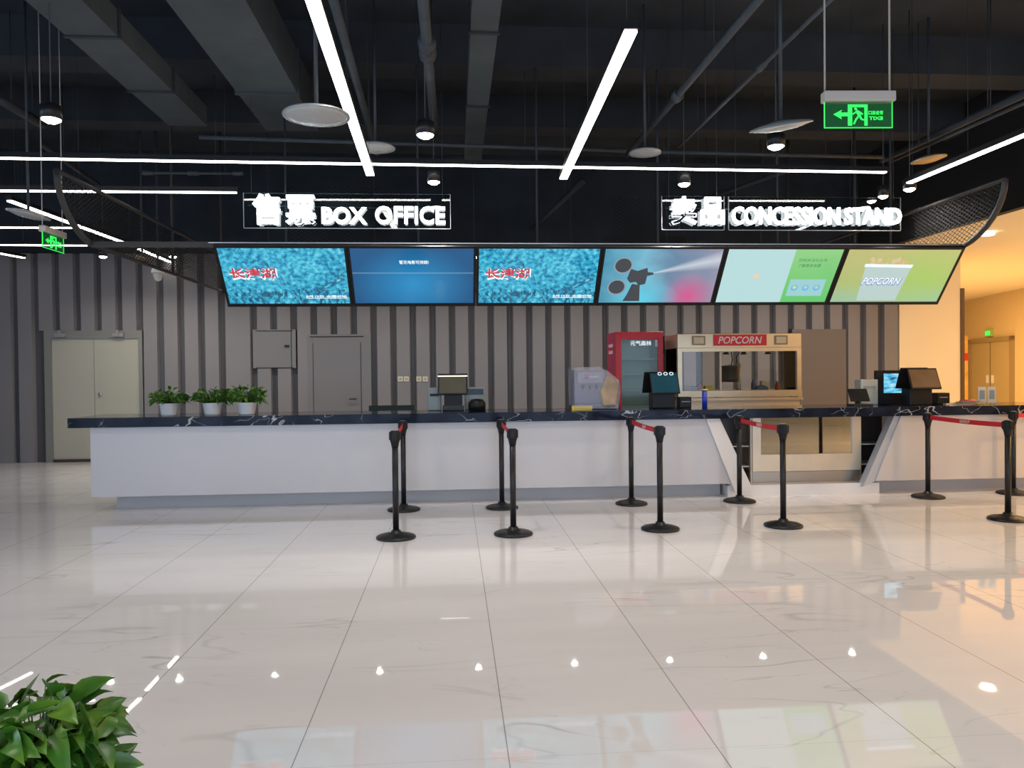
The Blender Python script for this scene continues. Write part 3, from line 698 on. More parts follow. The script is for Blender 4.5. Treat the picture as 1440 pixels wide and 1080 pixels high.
def exit_sign(px, py, z, rz, label):
    c = atZ(px, py, z)   # bottom centre
    t = thing('exit_sign', label, 'exit sign', tuple(c), rz)
    w, h = .185, .137
    MB().box(-w-.008, w+.008, -.03, .03, h, h+.055).build('lamp_housing', mat('warm_white_housing', (.42, .38, .34), .4), t, bevel=.006)
    MB().box(-w, w, -.003, .003, 0, h).build('acrylic_panel', GREENA, t)
    e = .0028; MB().box(-w, w, -.004, .004, 0, e).box(-w, -w+e, -.004, .004, 0, h).box(w-e, w, -.004, .004, 0, h).build('lit_edge', GREENE, t)
    yy = -.006
    MB().prism([(-.137, .072), (-.092, .047), (-.098, .062), (-.058, .062), (-.058, .081), (-.098, .081), (-.090, .096)], yy, yy+.003).build('arrow', GREENE, t)
    MB().box(-.058, -.036, yy, yy+.003, .012, .124).box(.032, .048, yy, yy+.003, .012, .124).box(-.036, .032, yy, yy+.003, .110, .124).build('doorway', GREENE, t)
    m = MB(); m.prism([(-.022, .098), (-.012, .092), (-.008, .101), (-.016, .108), (-.024, .105)], yy, yy+.003)
    for a, b, wd in (((-.012, .090), (.006, .066), .014), ((-.010, .088), (-.032, .072), .007), ((-.002, .088), (.022, .072), .007), ((.004, .068), (-.016, .042), .009), ((-.016, .042), (-.026, .020), .008), ((.006, .066), (.014, .046), .009), ((.014, .046), (.030, .042), .007)):
        m.bar((a[0], yy+.0015, a[1]), (b[0], yy+.0015, b[1]), .003, wd)
    m.build('running_figure', GREENE, t)
    text('exit_lettering', '安全出口', .078, .022, GREENE, t, face_at(.092, yy, .080), bold=.01, mirror=True)
    text('exit_lettering', 'EXIT', .074, .018, GREENE, t, face_at(.092, yy, .050), bold=.02, mirror=True)
    for x_ in (-w*.98, w*.92): MB().tube([(x_, 0, h+.055), (x_, 0, ZC-c.z)], .005, 6).build('drop_rod', mat('pale_rod', (.35, .33, .3), .5), t)
exit_sign(1207, 180, 2.74, R(-3), 'green emergency exit sign with arrow and running figure, hanging upper right')
exit_sign(75, 352, 2.60, R(90), 'green exit sign seen at an angle near the left edge')
t = thing('exit_sign', 'tiny green exit light above the double door in the corridor', 'exit sign', (0, 0, 0))
tt = wall_t(1393); plane_box(MB(), tt-.2, tt+.2, .0, .08, 2.36, 2.56).build('sign_case', mat('pale_green', (.3, .5, .1), .5), t)
plane_box(MB(), tt-.15, tt+.15, .08, .085, 2.40, 2.52).build('sign_face', GREENE, t)

# ============================================================ COUNTER
BF, SF, ZS0, ZS1 = 8.5, 8.45, .905, 1.01
simple(MB().box(-4.08, 8.2, SF, 9.3, ZS0, ZS1), 'counter_worktop', MATS['black_marble'], 'long black veined marble worktop running along both counters', 'worktop', bevel=.004)
t = thing('service_counter', 'long white counter under the left part of the black worktop', 'counter', (-.5, 8.9, 0))
def cbody(poly, y0, y1, nm, m, par, off): 
    return MB().prism([(x-off, z) for x, z in poly], y0-8.9, y1-8.9).build(nm, m, par)
ZB = .157
cbody([(-3.88, ZB), (3.20, ZB), (2.86, ZS0), (-3.88, ZS0)], BF+.02, 8.66, 'counter_front', WHITE, t, -.5)
cbody([(-3.88, ZB), (2.9, ZB), (2.9, ZS0), (-3.88, ZS0)], 8.66, 9.25, 'counter_body', WHITE, t, -.5)
cbody([(3.18, ZB-.10), (3.36, ZB-.02), (3.00, ZS0), (2.84, ZS0)], BF-.01, 8.64, 'slanted_end_band', WHITEB, t, -.5)
cbody([(-3.70, 0), (3.08, 0), (3.08, ZB), (-3.70, ZB)], 8.72, 9.2, 'plinth', mat('pale_plinth', (.42, .41, .41), .4), t, -.5)
t = thing('service_counter', 'white counter with slanted left end, right of the glass display', 'counter', (6.4, 8.9, 0))
cbody([(4.84, ZB), (8.1, ZB), (8.1, ZS0), (5.15, ZS0)], BF, 8.63, 'counter_front', WHITE, t, 6.4)
cbody([(5.32, ZB), (8.1, ZB), (8.1, ZS0), (5.35, ZS0)], 8.63, 9.25, 'counter_body', WHITE, t, 6.4)
cbody([(4.70, ZB-.07), (4.86, ZB), (5.16, ZS0), (5.08, ZS0)], BF+.02, 8.64, 'slanted_end_band', mat('shaded_band', (.42, .43, .46), .4), t, 6.4)  # grey puts the shade of the left-facing reveal into the colour
cbody([(4.95, 0), (8.0, 0), (8.0, ZB), (4.95, ZB)], 8.72, 9.2, 'plinth', MATS['pale_plinth'], t, 6.4)
# white ledge between both counters
simple(MB().box(3.12, 4.93, BF+.08, 9.3, 0, .125), 'white_ledge', WHITEB, 'low white floor ledge under the glass display cabinet', 'ledge')
# display cabinet with glass front
t = thing('display_cabinet', 'stainless framed cabinet with large glass front in the counter gap', 'cabinet', (4.14, 8.75, .125))
x0, x1, zt = -.655, .66, ZS0-.125
m = MB(); m.box(x0, x0+.10, 0, .05, .13, zt).box(x1-.10, x1, 0, .05, .13, zt).box(x0+.1, x1-.1, 0, .05, .13, .33)
m.build('door_frame', STEEL, t); MB().box(x0, x1, .01, .5, 0, .125).build('base_panel', mat('brushed_base', (.42, .36, .30), .3, metal=.8), t)
MB().box(x0+.1, x1-.1, .02, .028, .33, zt).build('glass_pane', DGLASS, t)
MB().box(x0, x1, .45, .5, .125, zt).build('back_panel', mat('cabinet_inside', (.40, .33, .24), .6), t)
MB().box(x0+.02, x1-.02, .06, .44, .42, .435).build('shelf', STEEL, t)
for sx_, lab, xx0, xx1 in ((0, 'narrow open shelf unit left of the display cabinet', 2.96, 3.475), (1, 'narrow open shelf unit right of the display cabinet', 4.81, 5.30)):
    c = (xx0+xx1)/2; hw = (xx1-xx0)/2
    t = thing('shelf_unit', lab, 'shelf unit', (c, 8.78, .125), group='open shelf units beside the display cabinet')
    MB().box(-hw, hw, .38, .42, 0, zt).build('back_panel', mat('dark_brown_panel', (.07, .055, .045), .4), t)
    for z_ in (.16+.02, .42): MB().box(-hw, hw, .04, .38, z_, z_+.012).build('shelf', WPLAST, t)
    MB().box((hw if not sx_ else -hw)-.008, (hw if not sx_ else -hw)+.008, -.01, .04, 0, zt).build('upright', STEEL, t)

# ============================================================ STANCHIONS
def make_stanchion():
    t = thing('barrier_stanchion', '', 'stanchion', (0, 0, 0), group='black queue barrier posts')
    MB().lathe([(0, 0), (.172, 0), (.175, .008), (.172, .018), (.15, .028), (.09, .042), (.045, .052), (.04, .07), (0, .07)], n=40).build('base', BLKM, t)
    MB().lathe([(.0, .05), (.027, .05), (.027, .83), (0, .83)], n=20).build('pole', BLKM, t)
    m = MB().lathe([(0, .80), (.030, .80), (.034, .83), (.043, .86), (.043, .935), (.036, .945), (0, .946)], n=24)
    m.box(-.050, -.036, -.018, .018, .865, .935).box(.036, .050, -.018, .018, .865, .935).box(-.018, .018, -.050, -.036, .865, .935).box(-.018, .018, .036, .050, .865, .935)
    m.build('belt_head', BLK, t)
    MB().lathe([(.02, .946), (.030, .948), (.018, .952), (0, .953)], n=20).build('head_cap', GPLAST, t)
    return t
ST0 = make_stanchion(); first = True
posts = [(557, 756.5, 'first black post from the left, nearer of its belted pair'), (568, 717.5, 'black post standing just behind the leftmost one'),
         (722, 751.5, 'nearer post of the second pair, below the blue screens'), (706, 714.5, 'black post behind the nearer one of the second pair'),
         (928.5, 744.5, 'nearer post of the third pair, red belt running to its upper left'), (888, 709, 'farther post of the third pair, against the white counter'),
         (1101.5, 740, 'nearer post standing before the glass display cabinet'), (1040, 705.5, 'farther post beside the slanted counter end'),
         (1305, 699.5, 'black post before the right counter, left end of the long red belt'), (1417.5, 731, 'nearest post at the right edge, right end of the long red belt'),
         (1425, 694.5, 'black post hidden behind the nearest one at the right edge')]
PP = []
for px, py, lab in posts:
    t = ST0 if first else copy_tree(ST0); first = False
    p = atZ(px, py, 0.0); t.location = (p.x, p.y, 0); t['label'] = lab; PP.append((t, p))
def belt(a, b, marks=True, off=None):
    (ta_, pa), (tb_, pb) = PP[a], PP[b] if b is not None else (None, off)
    d = (pb-pa); L = d.length; u = d.normalized(); sd = Vector((-u.y, u.x, 0))
    M = Matrix.Identity(4)
    for k in range(3): M[k][0] = u[k]; M[k][1] = sd[k]; M[k][2] = (0, 0, 1)[k]
    n_ = 12; m = MB(); vs_ = []
    for i in range(n_+1):
        x_ = .048+(L-.096)*i/n_; sag = -.008*math.sin(math.pi*i/n_)
        for yy in (-.0012, .0012):
            for zz in (.877, .925): vs_.append(M @ Vector((x_, yy, zz+sag)))
    fs = []
    for i in range(n_):
        k = i*4; fs += [(k, k+1, k+5, k+4), (k+2, k+6, k+7, k+3), (k, k+4, k+6, k+2), (k+1, k+3, k+7, k+5)]
    m.add(vs_, fs); o = m.build('belt', REDB, ta_); tag(o, 'red retractable belt')
    if marks:
        mm = MB(); x_ = L*.44
        vis = -1 if (M.to_3x3() @ Vector((0, 1, 0))).dot(pa) > 0 else 1
        y0_, y1_ = sorted((vis*.0014, vis*.0026))
        mm.box(x_, x_+.012, y0_, y1_, .884, .914, M)
        for k in range(4): 
            xx = x_+.03+k*.034
            for a_ in ((0, .022, .910, .914), (0, .022, .884, .888), (0, .005, .884, .914), (.018, .023, .884, .914), (0, .022, .897, .901)):
                mm.box(xx+a_[0], xx+a_[1], y0_, y1_, a_[2]-.006, a_[3]-.006, M)
        mm.build('belt_marking', WPLAST, o)
belt(0, 1, False); belt(2, 3, False); belt(4, 5); belt(6, 7); belt(9, 8)
belt(10, None, False, PP[10][1]+Vector((1.6, .1, 0)))

# ============================================================ PLANTS
def leaf(m, base, d, L, wd, droop, tw=0):
    """heart-shaped leaf blade, 5 stations, folded on the midrib"""
    d = Vector(d).normalized(); u = Vector((0, 0, 1)); sd = d.cross(u)
    if sd.length < .1: sd = Vector((1, 0, 0))
    sd.normalize(); nn = sd.cross(d); sd = (sd*math.cos(tw)+nn*math.sin(tw)); nn = sd.cross(d)
    st = ((0, .25, 0), (.12, .85, .0), (.35, 1.0, .02), (.6, .78, .0), (.82, .38, -.03), (1.0, .0, -.08)); p = []; f = []
    for a, w_, zz in st:
        c_ = Vector(base)+d*L*a+Vector((0, 0, -droop*L*a*a)); h = nn*(wd*w_*.22)
        p += [c_-sd*wd*w_/2+h, c_, c_+sd*wd*w_/2+h]
    for i in range(len(st)-1):
        k = i*3; f += [(k, k+1, k+4, k+3), (k+1, k+2, k+5, k+4)]
    m.add(p, f, True)
def foliage(n_, R0, H, L0, seed, zbase=0, wild=.8):
    rnd = random.Random(seed); lv = MB(); st = MB()
    for i in range(n_):
        a = rnd.uniform(0, 2*math.pi); el = rnd.random()**.8; rr = R0*(.25+.75*math.sqrt(rnd.random()))
        tip = Vector((rr*math.cos(a), rr*math.sin(a), zbase+H*(.15+.85*el)*(1-.45*(rr/R0)**2)))
        st.tube([(tip.x*.15, tip.y*.15, zbase-.01), (tip.x*.6, tip.y*.6, tip.z*.75+zbase*.25), tip], [.0025, .002, .0015], 4)
        d = Vector((math.cos(a+rnd.uniform(-wild, wild)), math.sin(a+rnd.uniform(-wild, wild)), rnd.uniform(-.3, 1.0)))
        L = L0*rnd.uniform(.6, 1.25); leaf(lv, tip, d, L, L*.52, rnd.uniform(.0, .8), rnd.uniform(-1.1, 1.1))
    return lv, st
POTM = mat('white_pot', (.72, .72, .72), .35)
labs = ['green bushy plant in a white pot on the counter, leftmost of three', 'green bushy plant in a white pot, middle of three on the counter', 'green bushy plant in a white pot, tallest and rightmost of three']
for i, (px, hh) in enumerate(((238, .15), (299, .17), (347.5, .20))):
    p = atY(px, 583, 8.78)
    t = thing('potted_plant', labs[i], 'plant', (p.x, 8.78, ZS1), group='small potted plants on the black worktop')
    MB().lathe([(0, 0), (.082, 0), (.086, .015), (.104, .12), (.108, .125), (.108, .135), (.098, .135), (.09, .11), (0, .11)], n=28).build('pot', POTM, t)
    MB().lathe([(0, .11), (.094, .11), (.094, .118), (0, .122)], n=20).build('soil', SOIL, t)
    lv, st = foliage(210, .185, hh+.03, .065, 20+i, .12)
    lv.build('foliage', LEAF, t); st.build('stems', STEM, t)
# foreground pothos in tall floor planter
p = atY(38, 1060, 1.95)
t = thing('potted_pothos', 'large leafy green pothos in the lower left foreground', 'plant', (p.x, 2.0, 0))
MB().lathe([(0, 0), (.12, 0), (.125, .01), (.145, .40), (.15, .41), (.14, .41), (.13, .38), (0, .38)], n=32).build('planter', POTM, t)
MB().lathe([(0, .36), (.13, .36), (.13, .385), (0, .39)], n=24).build('soil', SOIL, t)
lv, st = foliage(250, .15, .32, .100, 12, .36, 2.0); lv.build('foliage', LEAF, t); st.build('stems', STEM, t)

# ============================================================ THINGS ON AND BEHIND THE COUNTER
def slab(m, w, h, th, c, tilt, rz=0):
    """a w x h panel, th thick, centred at c, tilted back by tilt about X, turned rz"""
    M = Matrix.Translation(c) @ Matrix.Rotation(rz, 4, 'Z') @ Matrix.Rotation(tilt, 4, 'X')
    m.box(-w/2, w/2, 0, th, -h/2, h/2, M); return M
ZT = ZS1
# register 1 (left)
p = atY(637, 575, 9.0); t = thing('cash_register', 'black cash register with raised customer screen, left of centre on the counter', 'cash register', (p.x, 9.0, ZT))
m = MB(); M = slab(m, .345, .25, .03, (0, -.05, .31), R(-8)); m.build('customer_display', BLK, t, bevel=.006)
m = MB(); m.box(-.155, .155, -.003, -.0005, -.105, .085, M); m.build('display_glass', mat('olive_screen', (.10, .095, .07), .10), t)
m = MB(); m.box(-.172, .172, -.004, -.0005, .088, .102, M); m.build('light_strip', mat('strip_cream', (.8, .75, .6), .2, emit=(1, .95, .75), es=.8), t)
MB().box(-.10, .11, -.02, .12, 0, .20).build('stand', BLK, t, bevel=.008); MB().box(-.12, .13, -.04, .16, 0, .06).build('foot', BLKM, t, bevel=.008)
p2_ = atY(611, 575, 9.12); o = MB().box(-.08, .08, -.08, .08, 0, .27).build('ticket_printer', mat('grey_green_case', (.20, .23, .22), .4), bevel=.01); o.location = (p2_.x, 9.14, ZT)
tag(o, 'tall grey ticket printer left of the left cash register', 'printer'); MB().box(-.05, .05, -.084, -.078, .17, .20).build('paper_slot', BLK, o)
p2_ = atY(668, 575, 9.12); o = MB().box(-.12, .12, -.06, .06, 0, .27).build('label_printer', mat('grey_green_case', (.2, .23, .22), .4), bevel=.01); o.location = (p2_.x, 9.15, ZT)
tag(o, 'grey printer with dark lid right of the left cash register', 'printer'); MB().box(-.10, .10, -.064, -.058, .18, .25).build('printer_lid', BLKG, o)
p2_ = atY(671, 575, 8.9); o = MB().lathe([(0, 0), (.10, 0), (.10, .09), (.07, .13), (0, .14)], n=20).build('card_terminal', BLK); o.location = (p2_.x, 8.92, ZT)
tag(o, 'squat black device in front of the grey printer', 'device')
# dark chair back left of register
p = atY(551, 571, 9.9); t = thing('office_chair', 'dark green chair whose back just shows above the counter', 'chair', (p.x, 9.9, 0))
DG = mat('dark_green_fabric', (.01, .03, .028), .6)
MB().box(-.29, .29, -.03, .03, .82, 1.045).build('backrest', DG, t, bevel=.01); MB().box(-.25, .25, -.0, .48, .44, .50).build('seat', DG, t, bevel=.02)
for a_, b_ in ((-.22, .02), (.22, .02), (-.22, .44), (.22, .44)): MB().tube([(a_, b_, 0), (a_, b_, .45)], .014).build('leg', BLKM, t)
for a_ in (-.22, .22): MB().tube([(a_, .02, .45), (a_, 0, .85)], .014).build('back_post', BLKM, t)
# wrapped drinks dispenser
xa, xb = atY(803, 570, 9.0).x, atY(868, 570, 9.0).x; cx = (xa+xb)/2
t = thing('drinks_dispenser', 'blue drinks dispenser wrapped in clear plastic beside the red fridge', 'drinks dispenser', (cx, 9.0, ZT))
DB = mat('dispenser_blue', (.10, .11, .21), .4); hw = (xb-xa)/2
MB().box(-hw+.02, hw-.17, -.14, .2, .06, .46).box(-hw+.0, hw-.03, -.18, .2, 0, .06).build('dispenser_body', DB, t, bevel=.015)
MB().box(-hw+.05, hw-.2, -.17, -.12, .30, .44).build('dispenser_head', mat('dispenser_panel', (.17, .17, .24), .35), t, bevel=.01)
for xx in (-.16, -.08, 0): MB().lathe([(.012, 0), (.016, .02), (.016, .05), (0, .05)], c=(xx, -.16, .24), n=12).build('nozzle', BLK, t)
def circ(nm, x_, z_, y_, r, m_, a0, a1, par):
    n_ = 14; pts = [(x_+r*math.cos(a0+(a1-a0)*k/n_), z_+r*math.sin(a0+(a1-a0)*k/n_)) for k in range(n_+1)]
    MB().prism(pts, y_-.003, y_).build(nm, m_, par)
circ('round_emblem_top', -.12, .385, -.171, .024, RED, 0, math.pi, t); circ('round_emblem_foot', -.12, .375, -.171, .024, BLUE, math.pi, 2*math.pi, t)
text('emblem_lettering', 'pepsi', .10, .03, WPLAST, t, face_at(-.03, -.172, .38))
MB().box(-hw-.02, -.06, -.2, -.17, .0, .045).build('drip_label', YEL, t)
poly = [(-hw, 0), (-hw, .49), (.02, .50), (.14, .44), (hw-.01, .33), (hw+.0, .20), (hw-.02, 0)]
MB().prism(poly, -.21, .22).build('plastic_wrap', WRAP, t, bevel=.02)
MB().prism([(.06, .03), (hw-.06, .04), (hw-.03, .30), (.12, .40), (.03, .2)], -.225, .15).build('cardboard_insert', mat('crumpled_tan', (.34, .25, .17), .8, bump=.6, noise=.3), t, bevel=.02)
# red fridge
xa, xb = atY(866, 500, 11.3).x, atY(933, 500, 11.3).x; cx = (xa+xb)/2; hw = (xb-xa)/2
t = thing('drinks_fridge', 'tall red drinks fridge with glass door against the grey wall', 'fridge', (cx, 11.3, 0)); H = 2.04
m = MB().box(-hw, -hw+.05, .03, .65, .1, H).box(hw-.05, hw, .03, .65, .1, H).box(-hw+.05, hw-.05, .03, .65, H-.08, H).box(-hw+.05, hw-.05, .03, .65, .1, .35)
m.build('fridge_case', mat('maroon_side', (.28, .01, .05), .4), t); MB().box(-hw+.05, hw-.05, .6, .65, .35, H-.08).build('fridge_lining', mat('fridge_lining', (.74, .80, .74), .5), t)
MB().box(-hw+.05, -hw+.06, .05, .6, .35, H-.08).box(hw-.06, hw-.05, .05, .6, .35, H-.08).build('lining_sides', MATS['fridge_lining'], t)
m = MB().box(-hw, -hw+.085, 0, .03, .12, H).box(hw-.085, hw, 0, .03, .12, H).box(-hw+.085, hw-.085, 0, .03, H-.11, H).box(-hw+.085, hw-.085, 0, .03, .12, .3)
m.build('door_frame', RED, t, bevel=.004); MB().box(-hw+.085, hw-.085, .012, .016, .3, H-.11).build('door_glass', thin('fridge_glass', (.90, .94, .90), (.3, .3, .3), .0), t)
for k in range(6): MB().box(-hw+.07, hw-.07, .06, .56, .45+.235*k, .465+.235*k).build('shelf', mat('shelf_white', (.66, .68, .62), .4), t)
MB().box(-hw+.03, -hw+.05, -.03, 0, .9, 1.3).build('door_handle', BLK, t)
text('fridge_lettering', '元气森林', .32, .075, E_WHITE, t, face_at(.02, .006, H-.17), bold=.012)  # print given a glow of its own to read brighter
MB().box(.235, .275, .004, .008, H-.22, H-.12).build('door_sticker', WPLAST, t)
for k, zz in enumerate((1.82, 1.72)): MB().box(-hw-.004, -hw, .2, .5, zz, zz+.05).build('side_marking', mat('pale_marking', (.5, .35, .4), .5), t)
for a_ in (-hw+.08, hw-.08): MB().box(a_-.03, a_+.03, .1, .55, 0, .1).build('foot', BLK, t)
# popcorn cabinet
Y0 = 11.0; xa, xb = atY(953, 500, Y0).x, atY(1127, 500, Y0).x; cx = (xa+xb)/2; hw = (xb-xa)/2
t = thing('popcorn_cabinet', 'wide steel popcorn warmer cabinet with red lettered plate and glass front', 'popcorn cabinet', (cx, Y0, 0))
zt2 = atY(1040, 469, Y0).z; zb2 = atY(1040, 572, Y0).z
PST = mat('warm_steel', (.62, .52, .36), .3, metal=.6, noise=.05)
def zz(py, px=1040): return atY(px, py, Y0).z
MB().box(-hw, hw, 0, .7, zz(489), zt2).build('canopy_panel', PST, t, bevel=.006)
for s_ in (-1, 1): MB().box(min(s_*hw, s_*(hw-.065)), max(s_*hw, s_*(hw-.065)), 0, .06, zz(560), zz(489)).build('front_upright', PST, t)
MB().box(-hw+.065, hw-.065, 0, .05, zz(494), zz(489)).build('top_rail', PST, t)
MB().box(-hw, hw, -.02, .68, zz(558), zz(549)).build('serving_ledge', PST, t); MB().box(-hw, hw, -.05, .1, zz(563), zz(559)).build('front_bar', PST, t)
MB().box(-hw+.02, hw-.02, .02, .66, .1, zz(563)).build('base_cupboard', STEEL, t)
MB().box(-hw+.02, hw-.02, .02, .66, 0, .1).build('kick_plate', BLKM, t)
for s_ in (-1, 1): MB().box(min(s_*hw, s_*(hw-.05)), max(s_*hw, s_*(hw-.05)), .62, .7, zz(558), zz(489)).build('rear_upright', mat('dark_steel', (.16, .15, .14), .4, metal=.7), t)
MB().box(-hw+.065, hw-.065, .02, .026, zz(549), zz(494)).build('front_glass', GLASS, t)
for s_ in (-1, 1): MB().box(s_*hw-.004, s_*hw+.004, .06, .62, zz(549), zz(489)).build('side_glass', thin('side_glass_sheet', (.9, .88, .84), (.1, .1, .1), 0), t)
MB().box(-.08-.12, -.17, .3, .33, zz(549), zz(494)).build('centre_post', PST, t)
MB().box(-.40, .40, -.012, 0, zz(486), zz(470.5)).build('lettered_plate', RED, t)
text('popcorn_lettering', 'POPCORN', .66, .105, WPLAST, t, face_at(0, -.012, (zz(486)+zz(470.5))/2), bold=.012, shear=.25)
for s_ in (-1, 1):
    x_ = s_*.62; MB().box(x_-.10, x_+.10, -.010, 0, zz(485), zz(472)).build('control_frame', mat('bronze_frame', (.22, .17, .10), .4, metal=.5), t)
    MB().box(x_-.075, x_+.075, -.014, -.010, zz(483), zz(474)).build('control_face', mat('ivory_panel', (.6, .52, .36), .4), t)
# kettle assembly inside
MB().lathe([(.0, 0), (.13, 0), (.14, .05), (.14, .22), (.16, .24), (0, .26)], c=(-.02, .36, zz(549)+.12), n=24).build('kettle', mat('dark_kettle', (.10, .10, .11), .3, metal=.8), t)
MB().tube([(.12, .36, zz(549)), (.12, .36, zz(510))], .03, 10).build('kettle_post', STEEL, t)
MB().tube([(-.02, .36, zz(520)), (.02, .36, zz(505)), (.0, .36, zz(494))], .008, 6).build('kettle_cable', BLK, t)
MB().tube([(.10, .36, zz(512)), (.08, .36, zz(502)), (.13, .36, zz(494))], .008, 6).build('kettle_cable', BLK, t)
for x_ in (-.1, .17, .55): MB().lathe([(0, 0), (.05, 0), (.03, .04), (0, .04)], c=(x_, .3, zz(494)-.04), n=14).build('warming_lamp', BLK, t)
# loose goods on the ledge
goods = [(965, .10, .07, (.5, .4, .33), 'cardboard'), (975, .18, .06, (.32, .34, .30), 'box'), (983, .05, .09, (.6, .10, .03), 'red'), (996, .12, .07, (.7, .55, .05), 'yellow'),
         (1070, .20, .07, (.12, .14, .17), 'bags'), (1075, .12, .13, (.65, .5, .28), 'tan'), (1093, .07, .12, (.45, .10, .05), 'bottle'), (1060, .08, .15, (.10, .13, .2), 'can')]
gl = ['brown cardboard box at the left inside the popcorn cabinet', 'grey-green box on the ledge behind the cardboard box', 'small red packet on the popcorn ledge', 'yellow packet on the popcorn ledge above the blue cup stack',
      'dark folded bags lying inside the popcorn cabinet at right', 'tan carton at the right inside the popcorn cabinet', 'red-brown sauce bottle inside the popcorn cabinet', 'dark blue canister inside the popcorn cabinet']
for k, (px, w_, h_, col_, nm) in enumerate(goods):
    yy = Y0+.12+.08*(k % 3)+(.12 if nm in ('tan', 'box', 'can') else 0); pp = atY(px, 545, yy)
    mm_ = mat('goods_'+nm, col_, .5); b = MB()
    zb_ = zz(549)
    if nm in ('bottle', 'can'): b.lathe([(0, 0), (w_/2, 0), (w_/2, h_*.65), (w_*.25, h_*.8), (w_*.25, h_), (0, h_)], n=16)
    elif nm == 'bags': b.prism([(-w_/2, 0), (w_/2, 0), (w_*.42, h_*.6), (w_*.1, h_), (-w_*.3, h_*.8)], -.06, .06)
    else: b.box(-w_/2, w_/2, -.05, .05, 0, h_)
    o = b.build({'bags': 'paper_bags', 'bottle': 'sauce_bottle', 'can': 'canister', 'cardboard': 'cardboard_box', 'box': 'small_box', 'tan': 'carton', 'red': 'packet', 'yellow': 'packet'}[nm], mm_, bevel=.004)
    o.location = (pp.x, yy, zb_); tag(o, gl[k], 'goods')
    if nm in ('bottle',): MB().lathe([(0, h_), (w_*.28, h_), (w_*.28, h_+.02), (0, h_+.02)], n=12).build('bottle_cap', WPLAST, o)
# blue cup tube on the counter
p = atY(991, 572, 8.7); t = thing('cup_dispenser', 'narrow blue tube standing on the worktop before the popcorn cabinet', 'cup tube', (p.x, 8.7, ZT))
MB().lathe([(0, .0), (.03, .0), (.03, .21), (0, .21)], n=18).build('blue_tube', BLUE, t); MB().lathe([(0, .21), (.036, .21), (.036, .225), (0, .225)], n=18).build('tube_lid', YEL, t)
# middle register
p = atY(930, 575, 8.95); t = thing('cash_register', 'black cash register with tent-shaped twin screens before the red fridge', 'cash register', (p.x, 8.95, ZT))
m = MB(); M = slab(m, .34, .27, .02, (.02, -.09, .30), R(-24)); m.build('customer_display', BLK, t, bevel=.005)
m = MB(); m.box(-.155, .155, -.003, -.0005, -.12, .12, M); m.build('display_glass', mat('deep_teal_screen', (.01, .03, .04), .08, emit=(.01, .05, .07), es=.6), t)
for xx in (-.05, .02, .09):
    n_ = 14; m = MB(); pts = [(xx+.026*math.cos(2*math.pi*k/n_), .115+.022*math.sin(2*math.pi*k/n_)) for k in range(n_)]
    pin = [(xx+.016*math.cos(2*math.pi*k/n_), .115+.013*math.sin(2*math.pi*k/n_)) for k in range(n_)]
    m.add([M @ Vector((a, -.004, b)) for a, b in pts+pin], [(k, (k+1) % n_, n_+(k+1) % n_, n_+k) for k in range(n_)]); m.build('lit_ring', E_WHITE, t)
m = MB(); slab(m, .34, .27, .02, (-.03, .06, .30), R(24)); m.build('cashier_display', BLK, t, bevel=.005)
MB().box(-.12, .15, -.06, .12, 0, .19).build('stand', BLK, t, bevel=.01)
p = atY(962, 573, 8.95); o = MB().box(-.07, .07, -.07, .07, 0, .13).build('receipt_printer', BLK, bevel=.008); o.location = (p.x, 8.95, ZT); tag(o, 'small black receipt printer right of the middle register', 'printer')
MB().box(-.05, .05, -.073, -.069, .07, .08).build('paper_slot', GPLAST, o)
# right-hand group
p = atY(1208, 565, 8.9); t = thing('tablet_stand', 'black tablet leaning on the worktop at the left of the right registers', 'tablet', (p.x, 8.9, ZT))
m = MB(); M = slab(m, .24, .17, .02, (0, 0, .13), R(-30)); m.build('tablet', BLK, t, bevel=.006); MB().box(-.1, .12, -.1, .1, 0, .02).build('base', BLKM, t); MB().box(-.02, .02, .0, .06, .015, .12).build('stand_post', BLKM, t)
p = atY(1218, 560, 9.15); o = MB().box(-.11, .11, -.08, .08, 0, .31).build('ticket_printer', mat('pale_grey_case', (.42, .43, .36), .4), bevel=.01); o.location = (p.x, 9.15, ZT); tag(o, 'pale grey tall printer behind the black tablet', 'printer')
MB().box(-.08, .08, -.084, -.078, .2, .23).build('paper_slot', GPLAST, o)
p = atY(1256, 570, 9.1); t = thing('monitor_kiosk', 'black cabinet monitor showing a bright blue picture', 'monitor', (p.x, 9.1, ZT))
MB().box(-.22, .22, 0, .05, .0, .42).build('monitor_case', BLK, t, bevel=.006)
q = NT('monitor_picture'); u_ = q.tc('Generated'); a_ = q.noise(q.mapping(u_, scale=(1, 1, 3)), 2, 2); cc = q.ramp(a_, [(.35, sl((20, 90, 140))), (.48, sl((90, 200, 240))), (.7, sl((205, 240, 250)))])
q.b.inputs['Base Color'].default_value = (.01, .01, .01, 1); q.l(cc, q.b.inputs['Emission Color']); q.b.inputs['Emission Strength'].default_value = .9
MB().box(-.12, .20, -.004, -.0, .14, .38).build('screen_picture', q.m, t)
p = atY(1290, 572, 8.8); t = thing('cash_register', 'black cash register with brown-tinted angled screens on the right counter', 'cash register', (p.x, 8.8, ZT), R(0))
BRN = mat('brown_screen', (.14, .085, .045), .18)
m = MB(); M = slab(m, .37, .27, .02, (.03, -.09, .32), R(-24)); m.build('customer_display', BLK, t, bevel=.005)
m = MB(); m.box(-.17, .17, -.003, -.0005, -.115, .115, M); m.build('display_glass', BRN, t)
m = MB(); slab(m, .34, .27, .02, (-.03, .06, .32), R(24)); m.build('cashier_display', BLK, t, bevel=.005)
MB().box(-.13, .15, -.06, .12, 0, .20).build('stand', BLK, t, bevel=.01)
